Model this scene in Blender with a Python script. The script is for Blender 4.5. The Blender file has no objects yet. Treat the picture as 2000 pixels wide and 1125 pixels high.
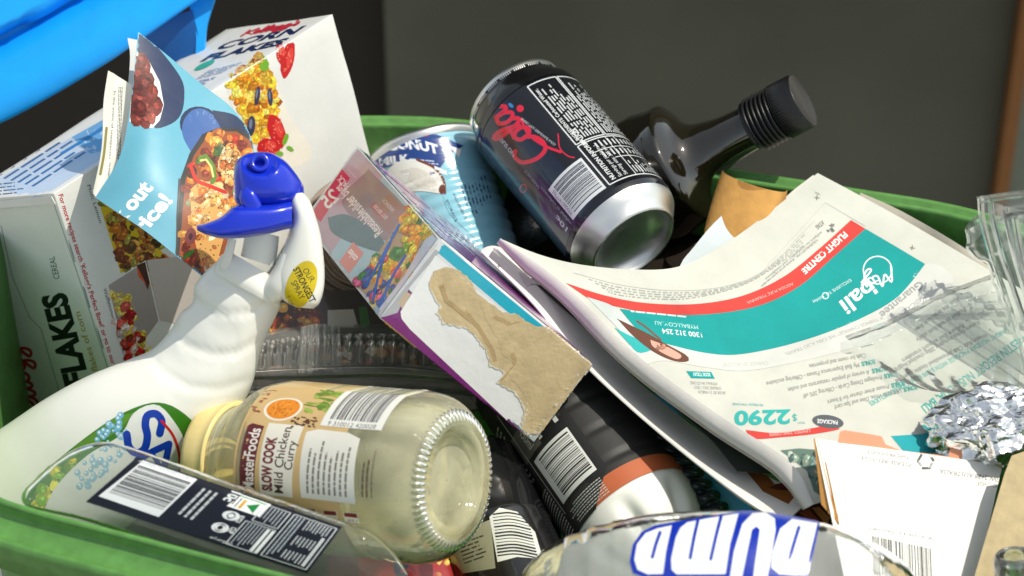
import bpy, bmesh, math, random
import numpy as np
from mathutils import Vector, Matrix
from mathutils.bvhtree import BVHTree
from mathutils.geometry import tessellate_polygon
rnd = random.Random(7)
SC = bpy.context.scene
COL = SC.collection
# ------------------------------------------------------------------ camera
PITCH = math.radians(42); FOC = 105.0; SEN = 36.0; DIST = 1.6
FWD = np.array([0, math.cos(PITCH), -math.sin(PITCH)])
UP = np.array([0, math.sin(PITCH), math.cos(PITCH)])
RT = np.array([1.0, 0, 0])
TARGET = np.array([0, 0, 0.95])
CAM = TARGET - FWD * DIST
cd = bpy.data.cameras.new('camera'); cam = bpy.data.objects.new('camera', cd); COL.objects.link(cam)
cam.location = CAM; cam.rotation_euler = (math.pi / 2 - PITCH, 0, 0)
cd.lens = FOC; cd.sensor_width = SEN; cd.clip_start = 0.05; cd.clip_end = 100
cd.dof.use_dof = True; cd.dof.focus_distance = DIST - 0.03; cd.dof.aperture_fstop = 9
SC.camera = cam
# ------------------------------------------------------------------ light
SUNV = Vector((0.46, 0.07, 0.885)).normalized()
elev = math.asin(SUNV.z); az = math.atan2(SUNV.x, SUNV.y)
wd = bpy.data.worlds.new('World'); SC.world = wd; wd.use_nodes = True
nt = wd.node_tree; bg = nt.nodes['Background']; sky = nt.nodes.new('ShaderNodeTexSky')
sky.sky_type = 'NISHITA'; sky.sun_disc = False; sky.sun_elevation = elev; sky.sun_rotation = az
hs = nt.nodes.new('ShaderNodeHueSaturation'); hs.inputs['Saturation'].default_value = .55; wb = nt.nodes.new('ShaderNodeMix'); wb.data_type = 'RGBA'; wb.blend_type = 'MULTIPLY'; wb.inputs[0].default_value = 1; wb.inputs[7].default_value = (1.0, .97, .86, 1)
nt.links.new(sky.outputs[0], hs.inputs['Color']); nt.links.new(hs.outputs[0], wb.inputs[6]); nt.links.new(wb.outputs[2], bg.inputs[0]); bg.inputs[1].default_value = 0.15
sd = bpy.data.lights.new('sun', 'SUN'); sun = bpy.data.objects.new('sun', sd); COL.objects.link(sun)
sd.energy = 3.0; sd.angle = math.radians(0.6); sd.color = (1.0, 0.945, 0.81)
sun.rotation_euler = SUNV.to_track_quat('Z', 'Y').to_euler()
SC.view_settings.view_transform = 'Standard'; SC.view_settings.look = 'None'
SC.view_settings.exposure = 0.42; SC.view_settings.gamma = 1
SC.view_settings.use_curve_mapping = False
try:
    SC.cycles.max_bounces = 24; SC.cycles.transparent_max_bounces = 40; SC.cycles.transmission_bounces = 16
    SC.cycles.glossy_bounces = 8
except Exception: pass

# ------------------------------------------------------------------ helpers
K = SEN / FOC * DIST / 2000.0          # metres per unit at the focus distance (a unit = 0.27 mm)
def P(a):
    """(x, y, depth) in frame units -> world points; depth counts towards the camera"""
    a = np.asarray(a, float); one = a.ndim == 1
    a = np.atleast_2d(a)
    d = DIST - a[:, 2] * K
    x = (a[:, 0] - 1000) / 2000 * SEN / FOC * d
    y = (562.5 - a[:, 1]) / 2000 * SEN / FOC * d
    w = CAM + x[:, None] * RT + y[:, None] * UP + d[:, None] * FWD
    return w[0] if one else w
def lin(c):
    c = np.array(c[:3], float) / 255
    return tuple(np.where(c <= .04045, c / 12.92, ((c + .055) / 1.055) ** 2.4) * 0.86)
def crom(pts, n):
    pts = np.asarray(pts, float)
    if len(pts) == 2:
        t = np.linspace(0, 1, n)[:, None]; return pts[0] * (1 - t) + pts[1] * t
    L = np.r_[0, np.cumsum(np.linalg.norm(np.diff(pts[:, :2], axis=0), axis=1) + 1e-6)]; L /= L[-1]
    q = np.vstack([2 * pts[0] - pts[1], pts, 2 * pts[-1] - pts[-2]])
    out = []
    for t in np.linspace(0, 1, n):
        i = min(max(np.searchsorted(L, t, 'right') - 1, 0), len(pts) - 2)
        f = (t - L[i]) / (L[i + 1] - L[i])
        p0, p1, p2, p3 = q[i], q[i + 1], q[i + 2], q[i + 3]
        out.append(.5 * ((2 * p1) + (-p0 + p2) * f + (2 * p0 - 5 * p1 + 4 * p2 - p3) * f * f + (-p0 + 3 * p1 - 3 * p2 + p3) * f ** 3))
    return np.array(out)
def coons(top, right, bottom, left, nu, nv):
    """four edge curves (top and bottom left->right, left and right top->bottom) -> (nv, nu, 3)"""
    T, B = crom(top, nu), crom(bottom, nu); Lf, R = crom(left, nv), crom(right, nv)
    u = np.linspace(0, 1, nu)[None, :, None]; v = np.linspace(0, 1, nv)[:, None, None]
    S = (1 - v) * T[None] + v * B[None] + (1 - u) * Lf[:, None] + u * R[:, None]
    return S - ((1 - u) * (1 - v) * T[0] + u * (1 - v) * T[-1] + (1 - u) * v * B[0] + u * v * B[-1])
def subdiv(V, T, L):
    V = [tuple(v) for v in V]; T = [tuple(t) for t in T]
    for _ in range(12):
        mid = {}; new = []; ch = False
        def m(a, b):
            k = (min(a, b), max(a, b))
            if k in mid: return mid[k]
            if math.hypot((V[a][0] - V[b][0]) , (V[a][1] - V[b][1])) <= L: mid[k] = -1; return -1
            V.append(((V[a][0] + V[b][0]) / 2, (V[a][1] + V[b][1]) / 2)); mid[k] = len(V) - 1; return mid[k]
        for a, b, c in T:
            x, y, z = m(a, b), m(b, c), m(c, a)
            n = (x >= 0) + (y >= 0) + (z >= 0)
            if n == 0: new.append((a, b, c)); continue
            ch = True
            if n == 3: new += [(a, x, z), (x, b, y), (z, y, c), (x, y, z)]
            elif n == 2:
                if x < 0: new += [(c, z, y), (z, a, b), (z, b, y)]
                elif y < 0: new += [(a, x, z), (x, b, c), (x, c, z)]
                else: new += [(b, y, x), (y, c, a), (y, a, x)]
            else:
                if x >= 0: new += [(a, x, c), (x, b, c)]
                elif y >= 0: new += [(b, y, a), (y, c, a)]
                else: new += [(c, z, b), (z, a, b)]
        T = new
        if not ch: break
    return np.array(V, float), T
class MB:
    def __init__(s): s.V = []; s.N = []; s.F = []; s.C = []; s.S = []; s.M = []; s.n = 0
    def add(s, V, F, col=(.8, .8, .8), smooth=True, mi=0, N=None):
        V = np.asarray(V, float); s.V.append(V); s.N.append(np.zeros_like(V) if N is None else N)
        for f in F: s.F.append(tuple(int(i) + s.n for i in f))
        k = len(F); s.C += (col if isinstance(col, list) else [col] * k); s.S += [smooth] * k; s.M += [mi] * k; s.n += len(V); return s
    def bvh(s): return BVHTree.FromPolygons([Vector(v) for v in np.vstack(s.V)], s.F)
    def build(s, name, mats, parent=None, loc=None):
        V = np.vstack(s.V); N = np.vstack(s.N)
        o3 = np.array(parent.location) if parent is not None and parent.type == 'EMPTY' else (parent['_o'] if parent is not None else None)
        if o3 is None: o3 = V.mean(0) if loc is None else np.array(loc)
        o3 = np.array(o3)
        me = bpy.data.meshes.new(name); me.from_pydata((V - o3).tolist(), [], s.F)
        me.polygons.foreach_set('use_smooth', s.S); me.polygons.foreach_set('material_index', s.M)
        at = me.color_attributes.new('Col', 'FLOAT_COLOR', 'CORNER')
        buf = []
        for f, c in zip(s.F, s.C): buf += [c[0], c[1], c[2], 1.0] * len(f)
        at.data.foreach_set('color', buf)
        for m in (mats if isinstance(mats, (list, tuple)) else [mats]): me.materials.append(m)
        if np.abs(N).sum() > 0: me.normals_split_custom_set_from_vertices(N.tolist())
        o = bpy.data.objects.new(name, me); COL.objects.link(o)
        if parent is not None: o.parent = parent
        else: o.location = o3
        o['_o'] = [float(x) for x in o3]
        return o
def tag(o, label=None, cat=None, group=None, kind=None):
    for k, v in (('label', label), ('category', cat), ('group', group), ('kind', kind)):
        if v: o[k] = v
    return o
def thing(name, label, cat, at, group=None):
    o = bpy.data.objects.new(name, None); COL.objects.link(o); o.location = P(at); o.empty_display_size = .02
    return tag(o, label, cat, group)
def quads(nv, nu, cu=False, cv=False, off=0):
    F = []
    for j in range(nv if cv else nv - 1):
        for i in range(nu if cu else nu - 1):
            a, b = j * nu + i, j * nu + (i + 1) % nu
            c, d = ((j + 1) % nv) * nu + (i + 1) % nu, ((j + 1) % nv) * nu + i
            F.append((off + a, off + b, off + c, off + d))
    return F
def sheet(mb, G, th=1.0, col=(.8, .8, .8), mi=0, world=False, smooth=True):
    """thin curved sheet from a (nv,nu,3) grid, th thick (units), thickness away from the camera"""
    nv, nu = G.shape[:2]
    W = G.reshape(-1, 3) if world else P(G.reshape(-1, 3))
    Wg = W.reshape(nv, nu, 3)
    du = np.gradient(Wg, axis=1); dv = np.gradient(Wg, axis=0)
    N = np.cross(du, dv); N /= np.linalg.norm(N, axis=2, keepdims=True) + 1e-12
    sgn = 1 if np.mean(np.sum(N * (CAM - Wg), axis=2)) > 0 else -1
    B = (Wg - N * sgn * th * K).reshape(-1, 3); n = nv * nu
    F = quads(nv, nu); F = F if sgn > 0 else [f[::-1] for f in F]
    k0 = len(mb.F)
    mb.add(W, F, col, smooth, mi)
    E = list(range(nu)) + [j * nu + nu - 1 for j in range(1, nv)] + [(nv - 1) * nu + i for i in range(nu - 2, -1, -1)] + [j * nu for j in range(nv - 2, 0, -1)]
    V2 = np.vstack([B]); F2 = [tuple(reversed(f)) for f in F]
    mb.add(V2, F2, col, smooth, mi)
    V3 = np.vstack([W[E], B[E]]); m = len(E)
    mb.add(V3, [(i, (i + 1) % m, m + (i + 1) % m, m + i) if sgn < 0 else (i, m + i, m + (i + 1) % m, (i + 1) % m) for i in range(m)], col, False, mi)
    return mb
def frame3(A, B):
    A, B = np.asarray(A), np.asarray(B); ax = (B - A); L = np.linalg.norm(ax); ax /= L
    tc = CAM - (A + B) / 2; e1 = tc - ax * (tc @ ax); e1 /= np.linalg.norm(e1)
    e2 = np.cross(ax, e1)
    return A, ax, e1, e2, L
def revolve(mb, A, B, prof, seg=96, col=(.8, .8, .8), mi=0, rad=None, cols=None, capa=False, capb=False, smooth=True):
    """prof: [(s, r)] s in metres from A; rad(theta, s) optional multiplier"""
    A, ax, e1, e2, L = frame3(A, B); V = []
    for s_, r in prof:
        for k in range(seg):
            t = 2 * math.pi * k / seg; q = r * (rad(t, s_) if rad else 1)
            V.append(A + ax * s_ + (e1 * math.cos(t) + e2 * math.sin(t)) * q)
    if cols: col = [cols[min(j, len(cols) - 1)] for j in range(len(prof) - 1) for _ in range(seg)]
    mb.add(np.array(V), quads(len(prof), seg, True), col, smooth, mi)
    col = col[0] if isinstance(col, list) else col
    if capa: mb.add(np.array(V[:seg]), [tuple(range(seg))[::-1]], col, False, mi)
    if capb: mb.add(np.array(V[-seg:]), [tuple(range(seg))], col, False, mi)
    return mb
def sprof(pts, n=60):
    return [tuple(p) for p in crom(np.array(pts, float), n)]
def loft(mb, secs, nl=40, seg=48, col=(.8, .8, .8), mi=0, pw=2.0, cap=True):
    """secs: (x0,y0, x1,y1, z, depth): the two outline points and centre depth; superelliptic rings"""
    S = crom(np.array(secs, float), nl); V = []
    for x0, y0, x1, y1, z, d in S:
        c = np.array([(x0 + x1) / 2, (y0 + y1) / 2, z]); w = np.array([(x1 - x0) / 2, (y1 - y0) / 2, 0])
        for k in range(seg):
            t = 2 * math.pi * k / seg; cs, sn = math.cos(t), math.sin(t); e = 2 / pw
            cs = math.copysign(abs(cs) ** e, cs); sn = math.copysign(abs(sn) ** e, sn)
            V.append(c + w * cs + np.array([0, 0, d * sn]))
    V = P(np.array(V)); mb.add(V, quads(nl, seg, True), col, True, mi)
    if cap:
        for j in (0, nl - 1):
            r = V[j * seg:(j + 1) * seg]; mb.add(np.vstack([r, r.mean(0)]), [(i, (i + 1) % seg, seg) for i in range(seg)], col, True, mi)
    return mb
def ellipsoid(mb, c, rx, ry, rz, rot=0, col=(.8, .8, .8), mi=0, n=40, fn=None):
    V = []; cr, sr = math.cos(rot), math.sin(rot)
    for j in range(n + 1):
        ph = math.pi * j / n
        for i in range(2 * n):
            th = math.pi * i / n
            x, y, z = rx * math.sin(ph) * math.cos(th), ry * math.cos(ph), rz * math.sin(ph) * math.sin(th)
            if fn: x, y, z = fn(x, y, z)
            V.append((c[0] + x * cr - y * sr, c[1] + x * sr + y * cr, c[2] + z))
    mb.add(P(np.array(V)), quads(n + 1, 2 * n, True), col, True, mi); return mb
def box(mb, O, a, b, c, bev=1.5, col=(.8, .8, .8), mi=0, wob=0):
    """parallelepiped from a corner and three edges, all in frame units"""
    O, a, b, c = (np.array(q, float) for q in (O, a, b, c))
    V = [O + i * a + j * b + k * c for k in (0, 1) for j in (0, 1) for i in (0, 1)]
    W = P(np.array(V)); bm = bmesh.new(); vs = [bm.verts.new(w) for w in W]
    for f in ((0, 1, 3, 2), (4, 6, 7, 5), (0, 4, 5, 1), (2, 3, 7, 6), (0, 2, 6, 4), (1, 5, 7, 3)): bm.faces.new([vs[i] for i in f])
    bmesh.ops.recalc_face_normals(bm, faces=bm.faces)
    bmesh.ops.bevel(bm, geom=list(bm.edges) + list(bm.verts), offset=bev * K, segments=3, profile=.5, affect='EDGES')
    bm.verts.index_update()
    mb.add(np.array([v.co[:] for v in bm.verts]), [[v.index for v in f.verts] for f in bm.faces], col, False, mi); bm.free(); return mb
# ---- print: flat art laid on a surface as thin coloured film
def ray_map(mb):
    bv = mb.bvh(); o = Vector(CAM)
    def f(pts, h):
        pts = np.asarray(pts, float); W = P(np.c_[pts, np.zeros(len(pts))]); out = np.zeros((len(pts), 3)); N = np.zeros((len(pts), 3)); ok = np.zeros(len(pts), bool)
        for i, w in enumerate(W):
            d = (Vector(w) - o).normalized(); hit, n, _, _ = bv.ray_cast(o, d)
            if hit is None: continue
            if n.dot(d) > 0: n = -n
            out[i] = hit + n * h; N[i] = n; ok[i] = True
        return out, N, ok
    return f
def cyl_map(A, B, rfun):
    """2-D art coords = (angle in degrees, mm from A)"""
    A, ax, e1, e2, L = frame3(A, B)
    def f(pts, h):
        pts = np.asarray(pts, float); t = np.radians(pts[:, 0]); s = pts[:, 1] / 1000
        N = np.cos(t)[:, None] * e1 + np.sin(t)[:, None] * e2
        r = np.array([rfun(x) for x in s]) if callable(rfun) else rfun
        return A + ax * s[:, None] + N * (r + h)[:, None] if callable(rfun) else A + ax * s[:, None] + N * (r + h), N, np.ones(len(pts), bool)
    return f
_tc = {}
def text_geo(s, bold=0.0, shear=0.0):
    k = (s, bold, shear)
    if k in _tc: return _tc[k]
    cu = bpy.data.curves.new('t', 'FONT'); cu.body = s; cu.resolution_u = 3; cu.offset = bold; cu.shear = shear
    ob = bpy.data.objects.new('t', cu); me = ob.to_mesh(); me.calc_loop_triangles()
    V = np.array([v.co[:2] for v in me.vertices]) if len(me.vertices) else np.zeros((0, 2)); T = [tuple(t.vertices) for t in me.loop_triangles]
    ob.to_mesh_clear(); bpy.data.objects.remove(ob); bpy.data.curves.remove(cu)
    if len(V): V[:, 0] -= V[:, 0].min(); w = V[:, 0].max(); V[:, 0] /= w; V[:, 1] /= .73
    _tc[k] = (V, T); return _tc[k]
SCRIPT = {'K': ([[(.05, 1), (.02, .5), (-.05, 0)], [(.6, 1.0), (.3, .7), (.02, .5), (.3, .3), (.6, 0)]], .62),
 'C': ([[(.62, .85), (.5, 1.0), (.2, .95), (0, .55), (.02, .15), (.25, 0), (.55, .08), (.75, .3)]], .72),
 'e': ([[(0, .22), (.22, .3), (.3, .45), (.18, .56), (.03, .4), (.02, .15), (.15, .02), (.38, .15)]], .36),
 'l': ([[(0, .15), (.22, .6), (.27, .95), (.17, 1.02), (.08, .6), (.08, .1), (.17, 0), (.3, .15)]], .3),
 'o': ([[(.22, .55), (.05, .45), (.02, .15), (.15, .01), (.32, .15), (.33, .42), (.22, .55), (.42, .48)]], .42),
 'a': ([[(.32, .5), (.15, .56), (.02, .35), (.03, .1), (.15, .02), (.3, .2), (.36, .52), (.34, .1), (.42, .02), (.52, .12)]], .5),
 'g': ([[(.3, .5), (.12, .54), (.01, .25), (.12, .03), (.28, .2), (.34, .52), (.3, -.2), (.14, -.45), (-.02, -.32), (.2, -.08), (.45, .15)]], .44),
 's': ([[(0, .1), (.16, .4), (.2, .58), (.26, .25), (.16, .02), (.02, .06)]], .3),
 'M': ([[(0, 0), (.15, .9), (.3, .3), (.5, .9), (.55, .2), (.7, .1)]], .7),
 'y': ([[(.0, .5), (.05, .15), (.2, .1), (.32, .5), (.28, -.2), (.1, -.45), (0, -.3), (.45, .1)]], .4),
 "'": ([[(.05, 1), (.02, .8)]], .12)}
class Art:
    """draws 2-D shapes onto a surface; each shape is a film a few hundredths of a millimetre above the last"""
    def __init__(s, mb, mapper, L=8, h=4e-5, step=1.2e-5, mi=0): s.mb, s.m, s.L, s.h, s.st, s.mi = mb, mapper, L, h, step, mi; s.pm = None; s.occ = {}; s.cell = L * .6
    def put(s, V, T, col, step=None):
        if not len(T): return
        V, T = subdiv(V, T, s.L); cells = set(); g = s.cell
        for t in T:
            q = V[list(t)]; x0, y0 = np.floor(q.min(0) / g).astype(int); x1, y1 = np.floor(q.max(0) / g).astype(int)
            for i in range(x0, x1 + 1):
                for j in range(y0, y1 + 1): cells.add((i, j))
        hh = max((s.occ.get(c, s.h) for c in cells), default=s.h) + (s.st if step is None else step)
        for c in cells: s.occ[c] = hh
        W, N, ok = s.m(V, hh); F = []
        for a, b, c in T:
            if ok[a] and ok[b] and ok[c]:
                n = np.cross(W[b] - W[a], W[c] - W[a])
                F.append((a, b, c) if n @ N[a] >= 0 else (a, c, b))
        used = sorted({i for f in F for i in f}); mp = {u: i for i, u in enumerate(used)}
        if F: s.mb.add(W[used], [tuple(mp[i] for i in f) for f in F], lin(col), True, s.mi, N[used])
    def poly(s, pts, col, smooth=0, step=None):
        pts = [tuple(p) for p in pts]
        if smooth: pts = [tuple(p) for p in crom(pts + [pts[0]], smooth)[:-1]]
        T = tessellate_polygon([[Vector((x, y, 0)) for x, y in pts]]); s.put(pts, T, col, step)
    def ell(s, c, rx, ry, col, rot=0, n=20, jit=0, step=None):
        cr, sr = math.cos(math.radians(rot)), math.sin(math.radians(rot)); pts = []
        for i in range(n):
            t = 2 * math.pi * i / n; q = 1 + jit * rnd.uniform(-1, 1); x, y = rx * q * math.cos(t), ry * q * math.sin(t)
            pts.append((c[0] + x * cr - y * sr, c[1] + x * sr + y * cr))
        s.poly(pts, col, step=step)
    def ring(s, c, rx, ry, w, col, rot=0):
        cr, sr = math.cos(math.radians(rot)), math.sin(math.radians(rot))
        s.stroke([(c[0] + rx * math.cos(t) * cr - ry * math.sin(t) * sr, c[1] + rx * math.cos(t) * sr + ry * math.sin(t) * cr) for t in np.linspace(0, 2 * math.pi, 28)], w, col, cap=False)
    def stroke(s, pts, w, col, smooth=0, cap=True):
        if smooth: pts = crom(pts, smooth)
        pts = np.asarray(pts, float); d = np.gradient(pts, axis=0); d /= np.linalg.norm(d, axis=1, keepdims=True) + 1e-9
        n = np.c_[-d[:, 1], d[:, 0]] * w / 2; V = np.vstack([pts + n, pts - n]); k = len(pts); T = []
        for i in range(k - 1): T += [(i, i + 1, k + i), (i + 1, k + i + 1, k + i)]
        s.put(V, T, col)
        if cap and w > 2:
            for q in (pts[0], pts[-1]): s.ell(q, w / 2, w / 2, col, n=12, step=3e-6)
    def fr(s, o, x, y): return np.array(o, float), np.array(x, float), np.array(y, float)
    def text(s, t, o, x, y, col, bold=0.0, shear=0.0, bend=0):
        V, T = text_geo(t, bold, shear)
        if not len(V): return
        o, x, y = s.fr(o, x, y); b = bend * 4 * V[:, :1] * (1 - V[:, :1])
        s.put(o + V[:, :1] * x + V[:, 1:] * y + b * y, T, col)
    def script(s, t, o, x, y, w, col):
        """handwritten lettering built of pen strokes; x spans the whole word"""
        o, x, y = s.fr(o, x, y); tot = sum(SCRIPT[c][1] for c in t); px = 0
        for c in t:
            for st in SCRIPT[c][0]:
                q = crom(np.array(st), max(4, 5 * len(st)) if len(st) > 2 else 4)
                s.stroke([o + (px + a) / tot * x + b * y for a, b in q], w, col)
            px += SCRIPT[c][1]
    def greek(s, o, x, y, rows, col, fill=.5, dens=1.0, ragged=.3, word=(3, 9), rowgap=None):
        """rows of tiny unreadable print: x = full line, y = DOWN the block"""
        o, x, y = s.fr(o, x, y); lx = np.linalg.norm(x); V = []; T = []
        ch = np.linalg.norm(y) / rows
        for r in range(rows):
            u = 0; end = 1 - rnd.random() * ragged
            while u < end:
                wl = rnd.uniform(*word) * ch * .45 / lx
                u2 = min(u + wl, end); v0 = (r + .5 - fill / 2) / rows; v1 = (r + .5 + fill / 2) / rows
                k = len(V); V += [o + a * x + b * y for a, b in ((u, v0), (u2, v0), (u2, v1), (u, v1))]
                T += [(k, k + 1, k + 2), (k, k + 2, k + 3)]; u = u2 + ch * .4 / lx / dens
        s.put(V, T, col)
    def bars(s, o, x, y, col=(20, 20, 20), n=34):
        """barcode: x across the bars, y along each bar"""
        o, x, y = s.fr(o, x, y); V = []; T = []; u = 0; ws = [rnd.choice((1, 1, 1, 2, 2, 3)) for _ in range(2 * n)]; tot = sum(ws)
        for i, w in enumerate(ws):
            if i % 2 == 0:
                k = len(V); V += [o + a / tot * x + b * y for a, b in ((u, 0), (u + w, 0), (u + w, 1), (u, 1))]; T += [(k, k + 1, k + 2), (k, k + 2, k + 3)]
            u += w
        s.put(V, T, col)
    def quad(s, o, x, y, col): o, x, y = s.fr(o, x, y); s.poly([o, o + x, o + x + y, o + y], col)
    def blobs(s, poly, n, pal, size, asp=.5, rot=None, jit=.18):
        """a printed food picture: many small irregular pieces inside an outline"""
        keep = s.mi; s.mi = keep if s.pm is None else s.pm; poly = np.array(poly, float); lo, hi = poly.min(0), poly.max(0); k = 0; tries = 0
        while k < n and tries < n * 20:
            tries += 1; p = (rnd.uniform(lo[0], hi[0]), rnd.uniform(lo[1], hi[1])); ins = False
            for i in range(len(poly)):
                a, b = poly[i], poly[i - 1]
                if (a[1] > p[1]) != (b[1] > p[1]) and p[0] < (b[0] - a[0]) * (p[1] - a[1]) / (b[1] - a[1]) + a[0]: ins = not ins
            if not ins: continue
            r = rnd.uniform(*size); c = rnd.choice(pal); j = rnd.uniform(.82, 1.15); c = tuple(min(255, v * j) for v in c)
            ro = rnd.uniform(0, 180) if rot is None else rot + rnd.uniform(-15, 15); a2 = rnd.uniform(asp, 1)
            s.ell(p, r, r * a2, c, ro, 9, jit, step=4e-6)
            if r > 4: s.ell((p[0] + r * .2, p[1] - r * .2), r * .4, r * a2 * .3, tuple(min(255, v * 1.25 + 15) for v in c), ro, 7, jit, step=4e-6)
            k += 1
        s.mi = keep
# ------------------------------------------------------------------ materials
def nodes(name):
    m = bpy.data.materials.new(name); m.use_nodes = True; nt = m.node_tree
    return m, nt, nt.nodes['Principled BSDF'], nt.nodes.new, nt.links.new
def bumpy(nt, new, link, scale, dist, strength=.5, detail=4, coord='Object'):
    tc = new('ShaderNodeTexCoord'); no = new('ShaderNodeTexNoise'); no.inputs['Scale'].default_value = scale; no.inputs['Detail'].default_value = detail
    link(tc.outputs[coord], no.inputs['Vector']); b = new('ShaderNodeBump'); b.inputs['Distance'].default_value = dist; b.inputs['Strength'].default_value = strength
    link(no.outputs['Fac'], b.inputs['Height']); return b, no, tc
def printed(name, rough=.5, bump=(400, .0002), var=.06, spec=.5, coat=0, vscale=60, metal=0):
    """print or paint: the colour stored with the mesh, slightly uneven"""
    m, nt, p, new, link = nodes(name)
    at = new('ShaderNodeAttribute'); at.attribute_name = 'Col'
    b, no, tc = bumpy(nt, new, link, bump[0], bump[1])
    n2 = new('ShaderNodeTexNoise'); n2.inputs['Scale'].default_value = vscale; n2.inputs['Detail'].default_value = 6
    link(tc.outputs['Object'], n2.inputs['Vector'])
    mr = new('ShaderNodeMapRange'); mr.inputs['From Min'].default_value = .3; mr.inputs['From Max'].default_value = .7; mr.inputs['To Min'].default_value = 1 - var; mr.inputs['To Max'].default_value = 1 + var * .4
    link(n2.outputs['Fac'], mr.inputs['Value'])
    vm = new('ShaderNodeVectorMath'); vm.operation = 'SCALE'; link(at.outputs['Color'], vm.inputs[0]); link(mr.outputs[0], vm.inputs['Scale'])
    link(vm.outputs[0], p.inputs['Base Color']); link(b.outputs[0], p.inputs['Normal'])
    r2 = new('ShaderNodeMapRange'); r2.inputs['To Min'].default_value = rough * .8; r2.inputs['To Max'].default_value = min(1, rough * 1.25); link(n2.outputs['Fac'], r2.inputs['Value']); link(r2.outputs[0], p.inputs['Roughness'])
    p.inputs['Specular IOR Level'].default_value = spec; p.inputs['Coat Weight'].default_value = coat; p.inputs['Coat Roughness'].default_value = .08; p.inputs['Metallic'].default_value = metal
    return m
def photoprint(name):
    m = printed(name, .3, (120, .0004), .04, coat=.25); nt = m.node_tree; new = nt.nodes.new; link = nt.links.new; p = nt.nodes['Principled BSDF']
    src = p.inputs['Base Color'].links[0].from_socket; tc = new('ShaderNodeTexCoord'); n1 = new('ShaderNodeTexNoise'); n1.inputs['Scale'].default_value = 420; n1.inputs['Detail'].default_value = 5; n1.inputs['Distortion'].default_value = 1.2
    link(tc.outputs['Object'], n1.inputs['Vector']); mr = new('ShaderNodeMapRange'); mr.inputs['From Min'].default_value = .32; mr.inputs['From Max'].default_value = .68; mr.inputs['To Min'].default_value = .45; mr.inputs['To Max'].default_value = 1.35
    link(n1.outputs['Fac'], mr.inputs['Value']); vm = new('ShaderNodeVectorMath'); vm.operation = 'SCALE'; link(src, vm.inputs[0]); link(mr.outputs[0], vm.inputs['Scale']); link(vm.outputs[0], p.inputs['Base Color']); return m
def solid(name, col, rough=.4, metal=0, bump=(60, .0003), var=.08, sss=0, coat=0, spec=.5):
    m, nt, p, new, link = nodes(name); b, no, tc = bumpy(nt, new, link, *bump)
    cr = new('ShaderNodeValToRGB'); cr.color_ramp.elements[0].position = .3; cr.color_ramp.elements[1].position = .7
    cr.color_ramp.elements[0].color = (*[c * (1 - var) for c in col], 1); cr.color_ramp.elements[1].color = (*[min(1, c * (1 + var * .5)) for c in col], 1)
    link(no.outputs['Fac'], cr.inputs['Fac']); link(cr.outputs[0], p.inputs['Base Color']); link(b.outputs[0], p.inputs['Normal'])
    p.inputs['Roughness'].default_value = rough; p.inputs['Metallic'].default_value = metal; p.inputs['Coat Weight'].default_value = coat; p.inputs['Specular IOR Level'].default_value = spec
    if sss: p.inputs['Subsurface Weight'].default_value = sss; p.inputs['Subsurface Radius'].default_value = (.004, .004, .003); p.inputs['Subsurface Scale'].default_value = 1
    return m
def clear(name, tint=(.95, .96, .95), fog=.03, fogcol=(.8, .8, .78), rough=.04, refl=.25, bump=(60, .0006), bs=.5, tl_=.5, vs=25, vr=(.5, 1.6)):
    """thin clear wall: mostly lets light through, reflects more at grazing angles"""
    m = bpy.data.materials.new(name); m.use_nodes = True; nt = m.node_tree; nt.nodes.clear(); new = nt.nodes.new; link = nt.links.new
    out = new('ShaderNodeOutputMaterial'); tr = new('ShaderNodeBsdfTransparent'); tr.inputs[0].default_value = (*tint, 1)
    gl = new('ShaderNodeBsdfGlossy'); gl.inputs['Roughness'].default_value = rough; gl.inputs['Color'].default_value = (1, 1, 1, 1)
    df = new('ShaderNodeBsdfDiffuse'); df.inputs[0].default_value = (*fogcol, 1); tl = new('ShaderNodeBsdfTranslucent'); tl.inputs[0].default_value = (*fogcol, 1)
    b, no, tc = bumpy(nt, new, link, bump[0], bump[1], bs)
    for n in (gl, df): link(b.outputs[0], n.inputs['Normal'])
    mf = new('ShaderNodeMixShader'); link(df.outputs[0], mf.inputs[1]); link(tl.outputs[0], mf.inputs[2]); mf.inputs[0].default_value = tl_
    m1 = new('ShaderNodeMixShader'); link(tr.outputs[0], m1.inputs[1]); link(mf.outputs[0], m1.inputs[2])
    n2 = new('ShaderNodeTexNoise'); n2.inputs['Scale'].default_value = vs; n2.inputs['Detail'].default_value = 6; n2.inputs['Distortion'].default_value = .8; link(tc.outputs['Object'], n2.inputs['Vector'])
    mr = new('ShaderNodeMapRange'); mr.inputs['From Min'].default_value = .35; mr.inputs['From Max'].default_value = .7; mr.inputs['To Min'].default_value = fog * vr[0]; mr.inputs['To Max'].default_value = min(1, fog * vr[1]); link(n2.outputs['Fac'], mr.inputs['Value']); link(mr.outputs[0], m1.inputs[0])
    lw = new('ShaderNodeLayerWeight'); lw.inputs['Blend'].default_value = refl; link(b.outputs[0], lw.inputs['Normal'])
    m2 = new('ShaderNodeMixShader'); link(lw.outputs['Fresnel'], m2.inputs[0]); link(m1.outputs[0], m2.inputs[1]); link(gl.outputs[0], m2.inputs[2])
    link(m2.outputs[0], out.inputs[0]); return m
M_PHOTO = photoprint('printed photograph')
M_CARD = printed('printed card', .38, (300, .0002), .04, coat=.15)
M_GLOSS = printed('glossy printed card', .18, (90, .0008), .04, coat=.5)
M_PAPER = printed('newsprint', .9, (48, .0016), .10, spec=.15, vscale=35)
M_MAG = printed('magazine paper', .42, (60, .0006), .04, spec=.4)
M_KRAFT = printed('torn kraft board', .95, (420, .0006), .16, spec=.1, vscale=120)
M_FILM = printed('printed plastic film', .25, (50, .0006), .05)
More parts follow.
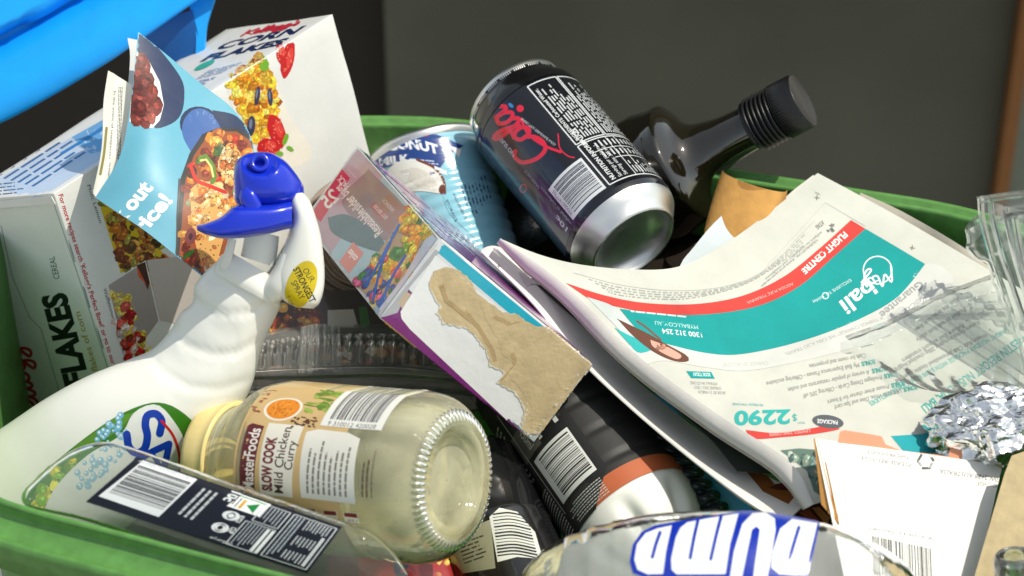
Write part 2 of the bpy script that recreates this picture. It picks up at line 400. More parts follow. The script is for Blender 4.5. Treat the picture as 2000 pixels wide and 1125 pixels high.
M_CANP = printed('painted can', .2, (30, .0006), .05, coat=.7)
M_MATTE = printed('matte label', .55, (60, .0004), .05)
M_GREEN = solid('green bin plastic', (.095, .255, .058), .42, bump=(120, .0006), var=.2)
M_BLUE = solid('blue lid plastic', (.003, .33, .88), .45, var=.06)
M_WHITEP = solid('white bottle plastic', (.80, .80, .75), .3, bump=(40, .0003), var=.03, sss=.12)
M_TRIG = solid('cobalt blue plastic', (.006, .028, .52), .2, bump=(50, .0002), coat=.3)
M_CLOUDY = clear('milky plastic', fog=.85, fogcol=(.85, .85, .8), rough=.15)
M_CLEAR = clear('clear plastic', tint=(.97, .98, .975), fog=.10, fogcol=(.88, .9, .9), refl=.12, rough=.1, bump=(45, .0012), bs=.6)
M_CLEAR2 = clear('clear ribbed plastic', tint=(.98, .985, .98), fog=.10, refl=.2, rough=.1, bump=(60, .0008), bs=.5)
M_GLASS = clear('jar glass', tint=(.97, .965, .87), fog=.24, fogcol=(.97, .95, .72), refl=.11, bump=(12, .004), bs=.7, rough=.03, tl_=.2, vs=14, vr=(.25, 2.0))  # fog colour stands in for refracted light, and for residue smears; inner glass too
M_GLASS2 = clear('inner jar glass', tint=(.98, .97, .88), fog=.14, fogcol=(.97, .95, .72), refl=.10, bump=(18, .005), bs=.8, rough=.05, tl_=.2, vs=22, vr=(.2, 2.4))
M_PET = clear('bottle plastic', tint=(.98, .985, .98), fog=.07, fogcol=(.85, .87, .87), refl=.15, rough=.1, bump=(28, .003), bs=.7)
M_ALU = solid('aluminium', (.82, .82, .80), .36, 1, bump=(90, .0002), var=.05)
M_TIN = solid('tin plate', (.42, .31, .24), .4, .5, bump=(70, .0003), var=.2)
M_FOIL = solid('kitchen foil', (.90, .90, .9), .2, 1, bump=(60, .0004), var=.03)
M_DARKGL = solid('dark brown glass', (.010, .008, .004), .05, bump=(20, .0004), coat=.6, spec=.8)
M_BLACKP = solid('black plastic', (.007, .007, .008), .36, bump=(80, .0003))
M_LID = solid('yellow lid enamel', (.78, .62, .26), .35, bump=(60, .0003))
M_PET2 = clear('crumpled bottle plastic', tint=(.97, .98, .975), fog=.36, fogcol=(.92, .93, .92), refl=.10, rough=.1, bump=(24, .004), bs=.7, tl_=.4, vs=7, vr=(.6, 1.3))
def PX(w):
    """world -> frame coordinates"""
    w = np.asarray(w) - CAM; d = w @ FWD; return np.array([(w @ RT) / d * FOC / SEN * 2000 + 1000, 562.5 - (w @ UP) / d * FOC / SEN * 2000, (DIST - d) / K])
# ================================================================== SETTING
gm = MB(); gx = [-12, 12]
gm.add([(-12, -6, 0), (12, -6, 0), (12, 14, 0), (-12, 14, 0)], [(0, 1, 2, 3)], (.1, .1, .1), False)
tag(gm.build('ground', solid('pale concrete', (.30, .28, .24), .9, bump=(90, .004), var=.4)), kind='structure')  # unseen ground, kept pale to bounce light up and brighten reflections
M_WALL = solid('painted dark wall', (.074, .078, .059), .62, bump=(5, .0012), var=.28)
M_DOOR = solid('dark brown door', (.012, .008, .006), .6, var=.2)
def slab(x0, x1, y0, y1, z0, z1):
    V = [(x, y, z) for z in (z0, z1) for y in (y0, y1) for x in (x0, x1)]
    return MB().add(V, [(0, 2, 3, 1), (4, 5, 7, 6), (0, 1, 5, 4), (2, 6, 7, 3), (0, 4, 6, 2), (1, 3, 7, 5)], (.1, .1, .1), False)
WY = 0.82
def wx(px, py=200):
    d = P((px, py, 0)) - CAM; t = (WY - CAM[1]) / d[1]; return (CAM + d * t)[0]
o = slab(wx(757), wx(1958), WY, WY + .12, 0, 2.6).build('wall', M_WALL); tag(o, 'dark olive grey painted wall filling the background behind the bin', 'wall')
o = slab(wx(-300), wx(754), WY + .04, WY + .1, 0, 2.6).build('door', M_DOOR); tag(o, 'very dark brown panel left of the grey wall, behind the blue lid', 'door')
o = slab(wx(1961), wx(1986), WY - .02, WY + .08, 0, 2.6).build('post', solid('rusty orange paint', (.22, .085, .02), .7)); tag(o, 'narrow orange brown post at the right end of the dark wall', 'post')
o = slab(wx(1990), wx(2200), WY + .01, WY + .1, 0, 2.6).build('door_frame', solid('pale grey frame', (.16, .20, .17), .6)); tag(o, 'pale grey green frame strip at the far right edge of the wall', 'door frame')
mb = MB(); A0 = np.array([wx(1935, 85), WY + .003, 0]); d = P((1935, 85, 0)) - CAM; A0[2] = (CAM + d * ((WY - CAM[1]) / d[1]))[2]
revolve(mb, A0, A0 + np.array([0, -.006, 0]), [(0, .004), (.0015, .004), (.0025, .002), (.0026, 0.0002)], 24)
tag(mb.build('screw_head', solid('painted screw', (.2, .2, .16), .5)), 'small round screw head on the grey wall near the orange post', 'screw')

# ================================================================== GREEN BIN
def rimz(py, px=1000): return 1.30 * (py - 562) + 10
rim = [(2300, 560), (1910, 433), (1650, 385), (1400, 345), (1180, 298), (1000, 266), (880, 250), (760, 244), (560, 246), (300, 256), (190, 290), (125, 306), (60, 352), (0, 440), (-45, 600), (-62, 790), (-50, 910), (0, 972), (280, 1050), (560, 1122), (900, 1210), (1500, 1370), (2100, 1500), (2400, 1300), (2450, 900)]
rp = crom(np.array([(x, y, rimz(y)) for x, y in rim + rim[:1]]), 220)[:-1]
RW = P(rp); nR = len(RW)
tn = np.roll(RW, -1, 0) - np.roll(RW, 1, 0); out = np.cross(tn, np.array([0, 0, 1.])); out /= np.linalg.norm(out, axis=1, keepdims=True)
if np.mean(np.sum(out * (RW - RW.mean(0)), 1)) < 0: out = -out
def rimsweep(prof):
    V = np.array([RW + out * a * K + np.array([0, 0, b * K]) for a, b in prof]).reshape(-1, 3)
    return V, quads(len(prof), nR, True)
bt = thing('wheelie_bin', 'open green plastic bin heaped with recycling', 'bin', (1000, 1300, 900))
V, F = rimsweep([(-60, -1400), (-8, -60), (-3, -10), (-3, -3), (0, 1), (5, 2), (9, -1), (10, -8)])
MB().add(V, F, (.1, .3, .05)).build('bin_body', M_GREEN, bt)
V, F = rimsweep([(10.5, -4), (10.5, -22), (13, -26), (46, -40), (52, -39), (58, -30), (64, -28), (70, -31), (74, -42), (74, -95), (70, -95), (68, -60)])
MB().add(V, F, (.1, .3, .05)).build('rim', M_GREEN, bt)
V, F = rimsweep([(-62, -1390), (-61, -1390)])
c = RW.mean(0) + np.array([0, 0, -1300 * K]); k = len(RW)
MB().add(np.vstack([RW + out * -50 * K + np.array([0, 0, -1300 * K]), c]), [(i, (i + 1) % k, k) for i in range(k)], (.1, .1, .1), False).build('bin_floor', M_GREEN, bt)

# ================================================================== BLUE LID (another bin)
lt = thing('bin_lid', 'bright blue plastic bin lid raised at the top left corner', 'bin lid', (100, 100, -420))
def band(e1, e2, z1, z2, n=40): return np.stack([np.c_[crom(e1, n), np.full(n, z1)], np.c_[crom(e2, n), np.full(n, z2)]])
def strip(curves, sub=5, n=50):
    """surface through a family of (polyline, depth) curves"""
    R = [np.c_[crom(c, n), np.full(n, z)] for c, z in curves]; R = np.array(R); m = len(R)
    out = np.array([crom(R[:, i], (m - 1) * sub + 1) for i in range(n)]).transpose(1, 0, 2); return out
E0 = [(-260, -60), (-60, -170), (200, -300), (560, -420)]
E1 = [(-200, 150), (-20, 62), (120, -8), (240, -90), (440, -190)]
E1b = [(-200, 165), (-20, 80), (125, 3), (250, -70), (440, -170)]
E2 = [(-220, 235), (0, 120), (160, 30), (300, -40), (470, -100)]
E3 = [(-240, 300), (0, 190), (180, 88), (300, 38), (395, -20), (470, -60)]
E4 = [(-240, 352), (0, 243), (100, 190), (200, 130), (262, 88), (330, 40), (400, -10)]
E5 = [(-240, 340), (0, 235), (100, 182), (200, 122), (262, 80), (330, 32), (400, -20)]
mb = MB(); sheet(mb, strip([(E0, -560), (E1, -436), (E1b, -505), (E2, -430), (E3, -385), (E4, -400), (E5, -460)], 6, 60), 6, (.1, .4, .8))
mb.build('lid_shell', M_BLUE, lt)
mb = MB(); sheet(mb, coons([(360, -60, -440), (440, -80, -440)], [(440, -80, -440), (418, 0, -430), (402, 60, -425), (398, 150, -420)], [(378, 160, -425), (398, 150, -420)], [(360, -60, -440), (372, 20, -430), (383, 70, -425), (378, 160, -425)], 8, 30), 14, (.1, .4, .8))
mb.build('lid_end', M_BLUE, lt)
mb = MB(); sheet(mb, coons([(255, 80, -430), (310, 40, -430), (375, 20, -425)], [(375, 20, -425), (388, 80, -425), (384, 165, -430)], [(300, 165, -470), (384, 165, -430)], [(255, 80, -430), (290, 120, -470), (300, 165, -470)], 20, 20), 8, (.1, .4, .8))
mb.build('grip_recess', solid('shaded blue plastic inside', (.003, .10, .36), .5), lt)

# ================================================================== CEREAL BOX
ct = thing('cereal_box', 'large white cereal carton at the left with corn flakes and strawberries printed on it', 'cereal box', (300, 560, -100))
A_ = np.array([105, 378, 100.]); a_ = np.array([545, -351, -450.]); b_ = np.array([176, 539, -208.]); c_ = np.array([-190, 15, -240.])
# perspective makes the far end smaller: let the corner land where it stands in the picture
a_ = P((650, 27, -200)) - P(A_); b_ = P((281, 917, -190)) - P(A_); c_ = P((-86, 393, -200)) - P(A_)
def wbox(mb, O, a, b, c, bev=1.5, col=(.8, .8, .8), cuts=0, wob=0):
    V = [O + i * a + j * b + k * c for k in (0, 1) for j in (0, 1) for i in (0, 1)]
    bm = bmesh.new(); vs = [bm.verts.new(w) for w in V]
    for f in ((0, 1, 3, 2), (4, 6, 7, 5), (0, 4, 5, 1), (2, 3, 7, 6), (0, 2, 6, 4), (1, 5, 7, 3)): bm.faces.new([vs[i] for i in f])
    bmesh.ops.recalc_face_normals(bm, faces=bm.faces)
    bmesh.ops.bevel(bm, geom=list(bm.edges) + list(bm.verts), offset=bev * K, segments=3, profile=.5, affect='EDGES')
    if cuts:
        bmesh.ops.subdivide_edges(bm, edges=[e for e in bm.edges if e.calc_length() > 20 * K], cuts=cuts, use_grid_fill=True)
        bmesh.ops.triangulate(bm, faces=bm.faces)
        bm.normal_update(); from mathutils import noise
        for v in bm.verts: v.co += v.normal * (noise.noise(v.co * 22) * wob + noise.noise(v.co * 60) * wob * .3) * K
    bm.verts.index_update()
    mb.add(np.array([v.co[:] for v in bm.verts]), [[v.index for v in f.verts] for f in bm.faces], col, cuts > 0, 0); bm.free(); return mb
WHT = lin((238, 238, 234))
mb = MB(); wbox(mb, P(A_), a_, b_, c_, 1.6, WHT, 14, 2.6)
ar = Art(mb, ray_map(mb), L=16); ar.pm = 1
RED = (196, 22, 40); NAVY = (24, 34, 84)
# end face
ar.stroke([(2, 440), (24, 540), (58, 620), (80, 642), (116, 765)], 1.6, (150, 160, 165))
ar.stroke([(106, 400), (160, 560), (214, 730)], 2.0, (175, 180, 180))
for y0 in (470, 560, 640): ar.stroke([(104 + (y0 - 384) * .326 + 2, y0), (104 + (y0 - 350) * .326 + 3, y0 + 40)], 3, (150, 155, 155))
ar.text('FLAKES', (174, 748), (-48, -178), (-47, 8), (16, 18, 24), bold=.045)
ar.text('CEREAL', (117, 544), (-11, -44), (-12, 2), (20, 60, 66))
ar.text('flakes of corn', (192, 724), (-36, -116), (-12, 3), (196, 160, 72), bold=.01)
ar.script("Kellogg's", (90, 828), (-62, -176), (-42, 10), 6, (190, 16, 40))
ar.ring((23, 652), 3, 3, 1.2, (190, 16, 40))
# long back panel
ar.text("For more recipes search 'Kellogg's Perfect Bowl' or go to our", (114, 381), (104, 332), (9, -3), (200, 40, 44), bold=.02)
ar.text('Philic Lemon', (170, 362), (24, 74), (7, -2), (60, 62, 66)); ar.text('Waffleicious', (201, 564), (18, 58), (7, -2), (70, 70, 74))
YEL = (236, 200, 24)
ar.poly([(186, 372), (245, 420), (300, 470), (352, 540), (345, 590), (312, 618), (284, 508), (236, 534)], YEL)
FLK = [(238, 170, 30), (250, 196, 50), (226, 140, 16), (255, 214, 96), (202, 112, 16), (244, 180, 60)]
BRN = [(150, 74, 20), (196, 112, 34), (120, 50, 16), (214, 146, 60), (92, 60, 20), (170, 160, 60)]
ar.blobs([(196, 392), (300, 460), (345, 520), (340, 570), (300, 560), (284, 508), (244, 530), (225, 480)], 150, BRN, (5, 13), .4)
ar.poly([(286, 508), (312, 626), (395, 640), (470, 560), (360, 500)], (206, 196, 190))
ar.quad((208, 557), (76, -49), (27, 118), (250, 248, 244)); ar.poly([(211, 557), (283, 511), (309, 626), (247, 712)], (170, 160, 156))
ar.blobs([(214, 570), (238, 566), (262, 600), (292, 660), (296, 690), (270, 704), (250, 700)], 60, [(244, 206, 90), (238, 190, 60), (250, 224, 130)], (5, 9), .6)
ar.blobs([(222, 630), (246, 590), (268, 640), (290, 680), (276, 702), (252, 712), (236, 680)], 46, [(206, 44, 40), (222, 90, 80), (180, 22, 30), (240, 210, 200), (150, 60, 40)], (5, 11), .55)
ar.poly([(266, 518), (283, 511), (292, 552), (288, 566)], (70, 34, 24)); ar.poly([(266, 518), (286, 556), (298, 566), (270, 540)], (224, 84, 24))
# far part of the panel: heap of flakes with berries
ar.poly([(512, 105), (446, 152), (450, 195), (462, 230), (480, 262), (506, 305), (560, 330), (610, 300), (560, 215), (540, 160)], (246, 240, 226), smooth=40)
ar.blobs([(446, 157), (507, 110), (530, 150), (540, 200), (538, 240), (515, 290), (492, 270), (465, 213), (451, 190)], 210, FLK, (6, 13), .45)
for c, rx, ry, ro in (((502, 187), 5, 19, 8), ((527, 190), 5, 17, -4), ((490, 246), 8, 20, 5)): ar.ell(c, rx, ry, (52, 56, 84), ro); ar.ell((c[0] - 1, c[1] - 4), rx * .4, ry * .5, (120, 126, 150), ro)
for c, rx, ry, ro in (((540, 256), 16, 34, -18), ((524, 288), 22, 18, 10), ((562, 116), 12, 38, 12), ((548, 104), 9, 22, -8)):
    ar.ell(c, rx, ry, (206, 22, 28), ro, jit=.05); ar.ell((c[0] + 4, c[1] - 4), rx * .5, ry * .5, (232, 66, 56), ro, jit=.1)
    for _ in range(16): ar.ell((c[0] + rnd.uniform(-.6, .6) * rx, c[1] + rnd.uniform(-.7, .7) * ry), 1.1, 1.6, (246, 150, 120), n=6)
for c, rx, ry, ro in (((557, 272), 5, 12, 20), ((545, 300), 8, 5, 0), ((514, 124), 10, 16, -20), ((566, 290), 8, 4, 30)): ar.ell(c, rx, ry, (120, 178, 44), ro, jit=.1)
# side panel with the name
ar.poly([(70, 392), (230, 288), (205, 232), (60, 312), (-20, 360)], (206, 220, 238)); ar.poly([(205, 232), (140, 268), (176, 300), (230, 288)], (120, 176, 226))  # pale blue paints skylight on the white card; the deeper blue is print
ar.greek((70, 366), (120, -78), (-110, -30), 8, (70, 100, 150), fill=.35, word=(3, 8), ragged=.2)
ar.greek((-10, 384), (60, -6), (-6, -26), 4, (60, 66, 90), fill=.3)
for k in range(4): ar.stroke([(120 + 16 * k, 300 - 9 * k), (200 + 4 * k, 252 - 4 * k)], 5, (60, 130, 200))
ar.text('CORN', (417, 99), (158, -33), (25, -17), NAVY, bold=.045); ar.text('FLAKES', (391, 121), (156, -33), (22, -15), NAVY, bold=.045)
ar.script("Kellogg's", (472, 71), (108, -22), (15, -12), 3, (200, 40, 60))
ar.ell((400, 128), 22, 5, (60, 180, 150), -25); ar.greek((408, 138), (70, -18), (-30, 20), 5, (110, 140, 190), fill=.3); ar.greek((380, 160), (50, -12), (-24, 16), 4, (90, 130, 200), fill=.35)
mb.build('carton', [M_CARD, M_PHOTO], ct)
mb = MB(); G = coons([(-70, 398, -180), (100, 384, 106)], [(100, 384, 106), (108, 398, 107)], [(-68, 412, -178), (108, 398, 107)], [(-70, 398, -180), (-68, 412, -178)], 14, 5)
sheet(mb, G, 1.2, WHT); mb.build('end_flap', M_CARD, ct)

# ================================================================== MAGAZINE
mt = thing('folded_catalogue', 'folded glossy light blue food catalogue stuck between the cereal carton and the spray bottle', 'magazine', (340, 420, 40))
TOP = [(x, y, z + 70) for x, y, z in [(270, 62, -60), (332, 112, -66), (395, 165, -70), (450, 208, -70), (482, 250, -66), (500, 300, -50)]]
LEF = [(x, y, z + 70) for x, y, z in [(270, 62, -60), (263, 130, -20), (251, 230, 40), (232, 310, 80), (186, 386, 96)]]
BOT = [(x, y, z + 70) for x, y, z in [(186, 386, 96), (225, 412, 120), (285, 452, 128), (345, 500, 122), (412, 552, 90)]]
RIG = [(x, y, z + 70) for x, y, z in [(500, 300, -50), (478, 400, 0), (450, 480, 50), (412, 552, 90)]]
mb = MB(); G = coons(TOP, RIG, BOT, LEF, 50, 50)
bu = np.sin(np.linspace(0, math.pi, 50)); G[:, :, 2] += 16 * np.outer(bu, bu) + 4 * np.sin(np.linspace(0, 9, 50))[None, :] * bu[:, None]
sheet(mb, G, 1.6, lin((106, 176, 200))); ar = Art(mb, ray_map(mb), L=6); ar.pm = 1
SKY = (104, 192, 218)
ar.poly([(268, 64), (300, 84), (352, 150), (360, 190), (352, 226), (330, 244), (300, 248), (312, 200), (300, 140), (268, 98)], (40, 56, 92), smooth=50)
ar.poly([(264, 98), (290, 118), (312, 160), (320, 205), (312, 235), (298, 250), (272, 246), (253, 238), (258, 160)], (236, 236, 236))
bowl = [(264, 112), (284, 126), (300, 160), (308, 205), (300, 232), (284, 242), (254, 230), (259, 160)]
ar.poly(bowl, (92, 34, 26)); ar.blobs(bowl, 30, [(110, 36, 28), (140, 62, 50), (84, 22, 18), (120, 50, 44)], (14, 24), .42, rot=65, jit=.05)
ar.ell((392, 245), 42, 36, (34, 52, 86), 25); ar.poly([(415, 215), (460, 226), (490, 262), (470, 262), (430, 252)], (34, 52, 86), smooth=24)
ar.poly([(375, 300), (358, 268), (357, 240), (372, 218), (392, 212), (412, 222), (430, 250), (425, 270)], (66, 104, 168), smooth=40)
for k, ch in enumerate('CROFTON'):
    t = math.radians(20 + k * 30); cx, cy = 393 + 27 * math.cos(t - .6), 246 - 27 * math.sin(t - .6)
    ar.text(ch, (cx - 4, cy + 4), (8 * math.cos(.95 * (math.pi / 2 - t)), 8 * math.sin(.3 * (k - 1))), (2, -9), (106, 140, 196))
pot = [(395, 262), (425, 250), (462, 250), (495, 268), (500, 300), (478, 400), (450, 480), (412, 552), (342, 500), (348, 420), (352, 350), (370, 300)]
ar.poly(pot, (52, 52, 52)); pot2 = [(402, 270), (430, 257), (462, 257), (488, 274), (497, 303), (474, 400), (447, 478), (414, 548), (350, 499), (356, 420), (362, 352), (378, 305)]
ar.poly(pot2, (150, 78, 40)); ar.blobs(pot2, 150, [(196, 108, 44), (150, 60, 30), (224, 160, 70), (120, 44, 24), (206, 60, 34), (90, 120, 40), (226, 130, 40), (84, 40, 28)], (5, 15), .4)
for pl in ([(372, 370), (392, 356), (430, 360), (448, 400), (440, 450), (420, 520), (404, 530), (385, 490), (374, 430)], [(432, 290), (455, 286), (470, 305), (462, 350), (440, 352), (428, 320)]):
    ar.poly(pl, (222, 168, 96), smooth=40); ar.blobs(pl, 46, [(234, 190, 124), (214, 150, 76), (190, 106, 44), (240, 214, 170)], (5, 12), .5); ar.blobs(pl, 50, [(70, 46, 24), (96, 60, 24)], (.8, 2), .6)
ar.stroke([(390, 310), (400, 304), (414, 322), (420, 345), (414, 356)], 9, (96, 132, 44)); ar.stroke([(392, 314), (402, 312), (412, 326), (416, 345)], 4.5, (214, 214, 130))
ar.stroke([(372, 325), (384, 352), (410, 364), (440, 376)], 7, (206, 44, 30), smooth=20)
for k in range(7): ar.stroke([(428, 306), (420 + 3 * k, 276 + 2 * abs(k - 3))], 1.6, (70, 96, 60))
ar.ell((372, 462), 11, 17, (120, 54, 56), 10); ar.ell((372, 462), 4, 7, (60, 24, 24), 10); ar.stroke([(360, 504), (376, 490)], 7, (80, 140, 50)); ar.stroke([(350, 350), (346, 420), (345, 500)], 3, (70, 60, 60))
ar.text('rk out', (226, 452), (74, -86), (-25, -17), (248, 250, 250), bold=.04); ar.text('price!', (262, 478), (76, -86), (-25, -17), (248, 250, 250), bold=.04)
mb.build('cover', [M_MAG, M_PHOTO], mt)
for z0, dx, t_, nm in ((110, 0, 'pl', 'page'), (94, 5, '', 'page'), (80, 9, '', 'page')):
    mb = MB(); L_ = [(212 + dx, 138 + dx * .5, z0 - 60), (203 + dx, 200, z0 - 20), (199 + dx, 290, z0 + 20), (182 + dx, 378, z0 + 50)]
    R_ = [(258, 166 + dx * .3, z0 - 70), (252, 250, z0 - 20), (234, 322, z0 + 20), (190 + dx, 388, z0 + 52)]
    G = coons([L_[0], R_[0]], R_, [L_[-1], R_[-1]], L_, 16, 40); G[:, :, 2] -= 22 * np.sin(np.linspace(0, math.pi, 16))[None, :] * np.linspace(1, .3, 40)[:, None]
    sheet(mb, G, 1.2, lin((232, 232, 222)))
    if t_:
        ar = Art(mb, ray_map(mb), L=8)
        ar.greek((240, 170), (-6, 190), (-9, -1), 3, (60, 62, 66), fill=.5, word=(2, 6)); ar.stroke([(208, 250), (203, 300), (196, 340)], 5, (150, 140, 80), smooth=16)
        ar.text('In the event of unexpected demand', (222, 178), (-12, 176), (5, 0), (70, 70, 72))
    mb.build(nm, M_MAG, mt)
mb = MB(); G = coons([(249, 74, -66), (268, 78, -64)], [(268, 78, -64), (259, 170, -20)], [(250, 170, -22), (259, 170, -20)], [(249, 74, -66), (254, 110, -50), (250, 170, -22)], 8, 20); sheet(mb, G, 1.5, lin((226, 228, 226))); mb.build('page', M_MAG, mt)

# ================================================================== SPRAY BOTTLE
st = thing('spray_bottle', 'white stain remover spray bottle with a blue trigger lying in the left foreground', 'spray bottle', (300, 760, 150))
mb = MB()
loft(mb, [(-330, 1010, -160, 1330, 60, 100), (-120, 915, 40, 1200, 80, 120), (0, 838, 175, 1095, 110, 130), (90, 778, 270, 1010, 140, 130), (170, 735, 352, 925, 165, 120), (250, 703, 425, 850, 190, 100), (300, 680, 468, 800, 205, 84), (336, 640, 492, 752, 220, 72), (352, 612, 502, 718, 230, 66), (376, 590, 512, 676, 240, 64), (380, 558, 528, 640, 250, 62), (402, 530, 545, 604, 258, 60), (424, 510, 548, 580, 265, 52), (440, 496, 540, 556, 270, 44)], 110, 96, lin((240, 240, 234)))
# moulded grip dimples
V = mb.V[0]; base = V.copy()
for i, v in enumerate(V):
    q = PX(v)
    for cx, cy, r, dp in ((452, 610, 34, 1.6), (410, 664, 38, 2), (385, 735, 46, 1.6)):
        d = math.hypot(q[0] - cx, q[1] - cy) / r
        if d < 1.5: V[i] += (CAM - v) / np.linalg.norm(CAM - v) * K * dp * (math.cos(d * math.pi / 1.5) * .5)
def segd(p, pl):
    b = 1e9
    for a, c in zip(pl[:-1], pl[1:]):
        a = np.array(a, float); e = np.array(c, float) - a; f = max(0, min(1, ((p - a) @ e) / (e @ e))); b = min(b, np.linalg.norm(p - a - e * f))
    return b
for i, v in enumerate(V):
    q = PX(v)
    if not (280 < q[0] < 570 and 500 < q[1] < 800): continue
    for pl, am, sg_ in (([(376, 580), (396, 600), (440, 614), (490, 610), (535, 580)], 5, 5.5), ([(335, 640), (362, 672), (410, 692), (460, 690), (512, 660)], 5, 6), ([(285, 680), (315, 724), (370, 756), (430, 760), (490, 740)], 3.5, 8), ([(400, 538), (430, 556), (480, 566), (545, 560)], 3, 5)):
        d = segd(q[:2], pl); V[i] -= (CAM - v) / np.linalg.norm(CAM - v) * K * am * math.exp(-(d / sg_) ** 2)
body = mb.build('body', M_WHITEP, st)
mb2 = MB(); mb2.V, mb2.N, mb2.F, mb2.C, mb2.S, mb2.M, mb2.n = mb.V, mb.N, list(mb.F), mb.C, mb.S, mb.M, mb.n
lb = MB(); ar = Art(lb, ray_map(mb2), L=9, h=2e-4)
lab = [(48, 1010), (52, 972), (80, 928), (150, 868), (225, 815), (285, 789), (322, 788), (352, 802), (380, 828), (388, 860), (378, 900), (350, 950), (280, 1030), (120, 1090)]
ar.poly(lab, (60, 130, 26), smooth=70)
ar.blobs([(60, 985), (100, 920), (150, 880), (160, 900), (110, 960), (80, 1000)], 24, [(206, 196, 30), (120, 170, 30), (230, 210, 60)], (8, 16), .5)
ar.poly([(80, 1010), (110, 950), (170, 890), (235, 850), (262, 806), (305, 790), (338, 820), (362, 868), (352, 925), (300, 1000), (160, 1060)], (238, 240, 236), smooth=60)
for _ in range(46):
    x = rnd.uniform(150, 250); y = 1040 - x * .75 + rnd.uniform(-26, 40); r = rnd.uniform(2.5, 7); ar.ell((x, y), r, r, (150, 200, 226)); ar.ell((x - r * .25, y - r * .3), r * .45, r * .45, (232, 246, 250), n=10)
for pts in ([(160, 885), (235, 840), (262, 806), (230, 812), (150, 870), (110, 910)],): ar.poly(pts, (96, 150, 40))
for _ in range(18):
    x = rnd.uniform(186, 246); y = 1010 - x * .8 + rnd.uniform(-14, 14); r = rnd.uniform(3, 7); ar.ell((x, y), r, r, (120, 190, 226)); ar.ell((x - 1, y - 1), r * .45, r * .45, (236, 246, 250), n=10)
BL = (14, 60, 176)
ar.stroke([(312, 846), (316, 822), (304, 808), (288, 812), (284, 830), (288, 852), (282, 876), (266, 884), (252, 872), (248, 848)], 15, BL, smooth=44)
ar.stroke([(268, 898), (300, 880), (330, 866)], 13, BL); ar.stroke([(330, 866), (326, 888), (316, 925)], 13, BL); ar.stroke([(298, 886), (310, 906)], 9, BL)
ar.stroke([(316, 822), (338, 850), (349, 885), (350, 925)], 5, (214, 24, 30), smooth=24)
lb.build('front_label', M_FILM, st)
mb = MB(); loft(mb, [(414, 530, 548, 604, 268, 58), (418, 520, 548, 594, 272, 58), (424, 512, 546, 580, 276, 55), (430, 500, 542, 566, 280, 50), (446, 490, 536, 542, 286, 42)], 16, 60, lin((240, 240, 234)), pw=2.4); mb.build('collar', M_WHITEP, st)
mb = MB(); loft(mb, [(470, 500, 536, 522, 300, 34), (476, 470, 542, 492, 310, 34), (480, 445, 545, 462, 320, 32)], 14, 48); mb.build('dip_chamber', M_WHITEP, st)
mb = MB(); loft(mb, [(446, 466, 462, 468, 330, 12), (438, 492, 456, 496, 318, 16), (428, 522, 450, 530, 300, 20), (430, 540, 452, 548, 286, 18)], 16, 24, pw=3); mb.build('yoke_arm', M_WHITEP, st)
mb = MB(); loft(mb, [(548, 494, 580, 506, 326, 34), (536, 520, 572, 548, 314, 40), (520, 545, 556, 580, 298, 46), (508, 560, 536, 596, 284, 44)], 20, 30, pw=3); mb.build('yoke_arm', M_WHITEP, st)
mb = MB(); loft(mb, [(566, 380, 592, 376, 330, 44), (564, 400, 606, 394, 330, 50), (570, 425, 618, 428, 330, 52), (562, 460, 627, 462, 326, 52), (548, 500, 632, 502, 320, 50), (534, 535, 634, 536, 315, 46), (540, 566, 632, 566, 312, 42), (556, 588, 624, 592, 310, 34), (578, 600, 612, 603, 308, 22)], 50, 60, lin((240, 240, 232)), pw=2.6)
sh = mb; ar = Art(mb, ray_map(mb), L=6, mi=1)
ar.ell((588, 557), 28, 50, (222, 196, 20), 22, n=48)
ar.text('OUR', (590, 528), (16, 24), (11, -6), (30, 34, 30)); ar.text('STRONGEST', (572, 526), (34, 66), (12, -6), (30, 34, 30), bold=.02); ar.text('SPRAY', (568, 552), (18, 34), (11, -6), (30, 34, 30)); ar.text('EVER', (560, 580), (8, 18), (6, -3), (60, 60, 40))
mb.build('shroud', [M_WHITEP, M_FILM], st)
mb = MB(); loft(mb, [(384, 440, 385, 450, 372, 20), (402, 436, 404, 459, 376, 34), (430, 424, 432, 466, 378, 42), (456, 404, 460, 466, 376, 46), (480, 400, 484, 464, 372, 48), (520, 399, 522, 458, 364, 50), (548, 396, 550, 450, 356, 50), (570, 392, 571, 446, 350, 46)], 50, 48, pw=3.2); mb.build('trigger', M_TRIG, st)
mb = MB(); loft(mb, [(456, 338, 456, 386, 335, 22), (460, 318, 461, 398, 337, 42), (474, 304, 475, 407, 340, 56), (500, 297, 500, 409, 342, 63), (530, 299, 532, 408, 342, 62), (556, 313, 560, 404, 338, 54), (576, 336, 580, 397, 334, 42), (588, 354, 590, 388, 330, 28), (593, 364, 594, 380, 328, 14)], 60, 80, pw=2.5)
cp = mb; V = cp.V[0]
for i, v in enumerate(V):
    q = PX(v); d = math.hypot((q[0] - 508) / 36, (q[1] - 320) / 25)
    if d < 1.0 and q[2] > 340: V[i] -= (CAM - v) / np.linalg.norm(CAM - v) * K * 20 * (1 - d ** 4)
dome = mb.build('nozzle_cap', M_TRIG, st)
mb = MB(); N0 = P((508, 324, 368)); N1 = P((507, 313, 403)); revolve(mb, N0, N1, [(0, 18 * K), (.0066, 18 * K), (.0074, 16.5 * K), (.0072, 10 * K), (.002, 9 * K), (.002, .0001)], 36); mb.build('nozzle', M_TRIG, dome)
mb = MB(); ar = Art(mb, ray_map(cp), L=6, h=2.5e-4); ar.text('On', (530, 386), (26, -3), (2, -16), (22, 40, 150)); mb.build('embossed_mark', M_TRIG, dome)
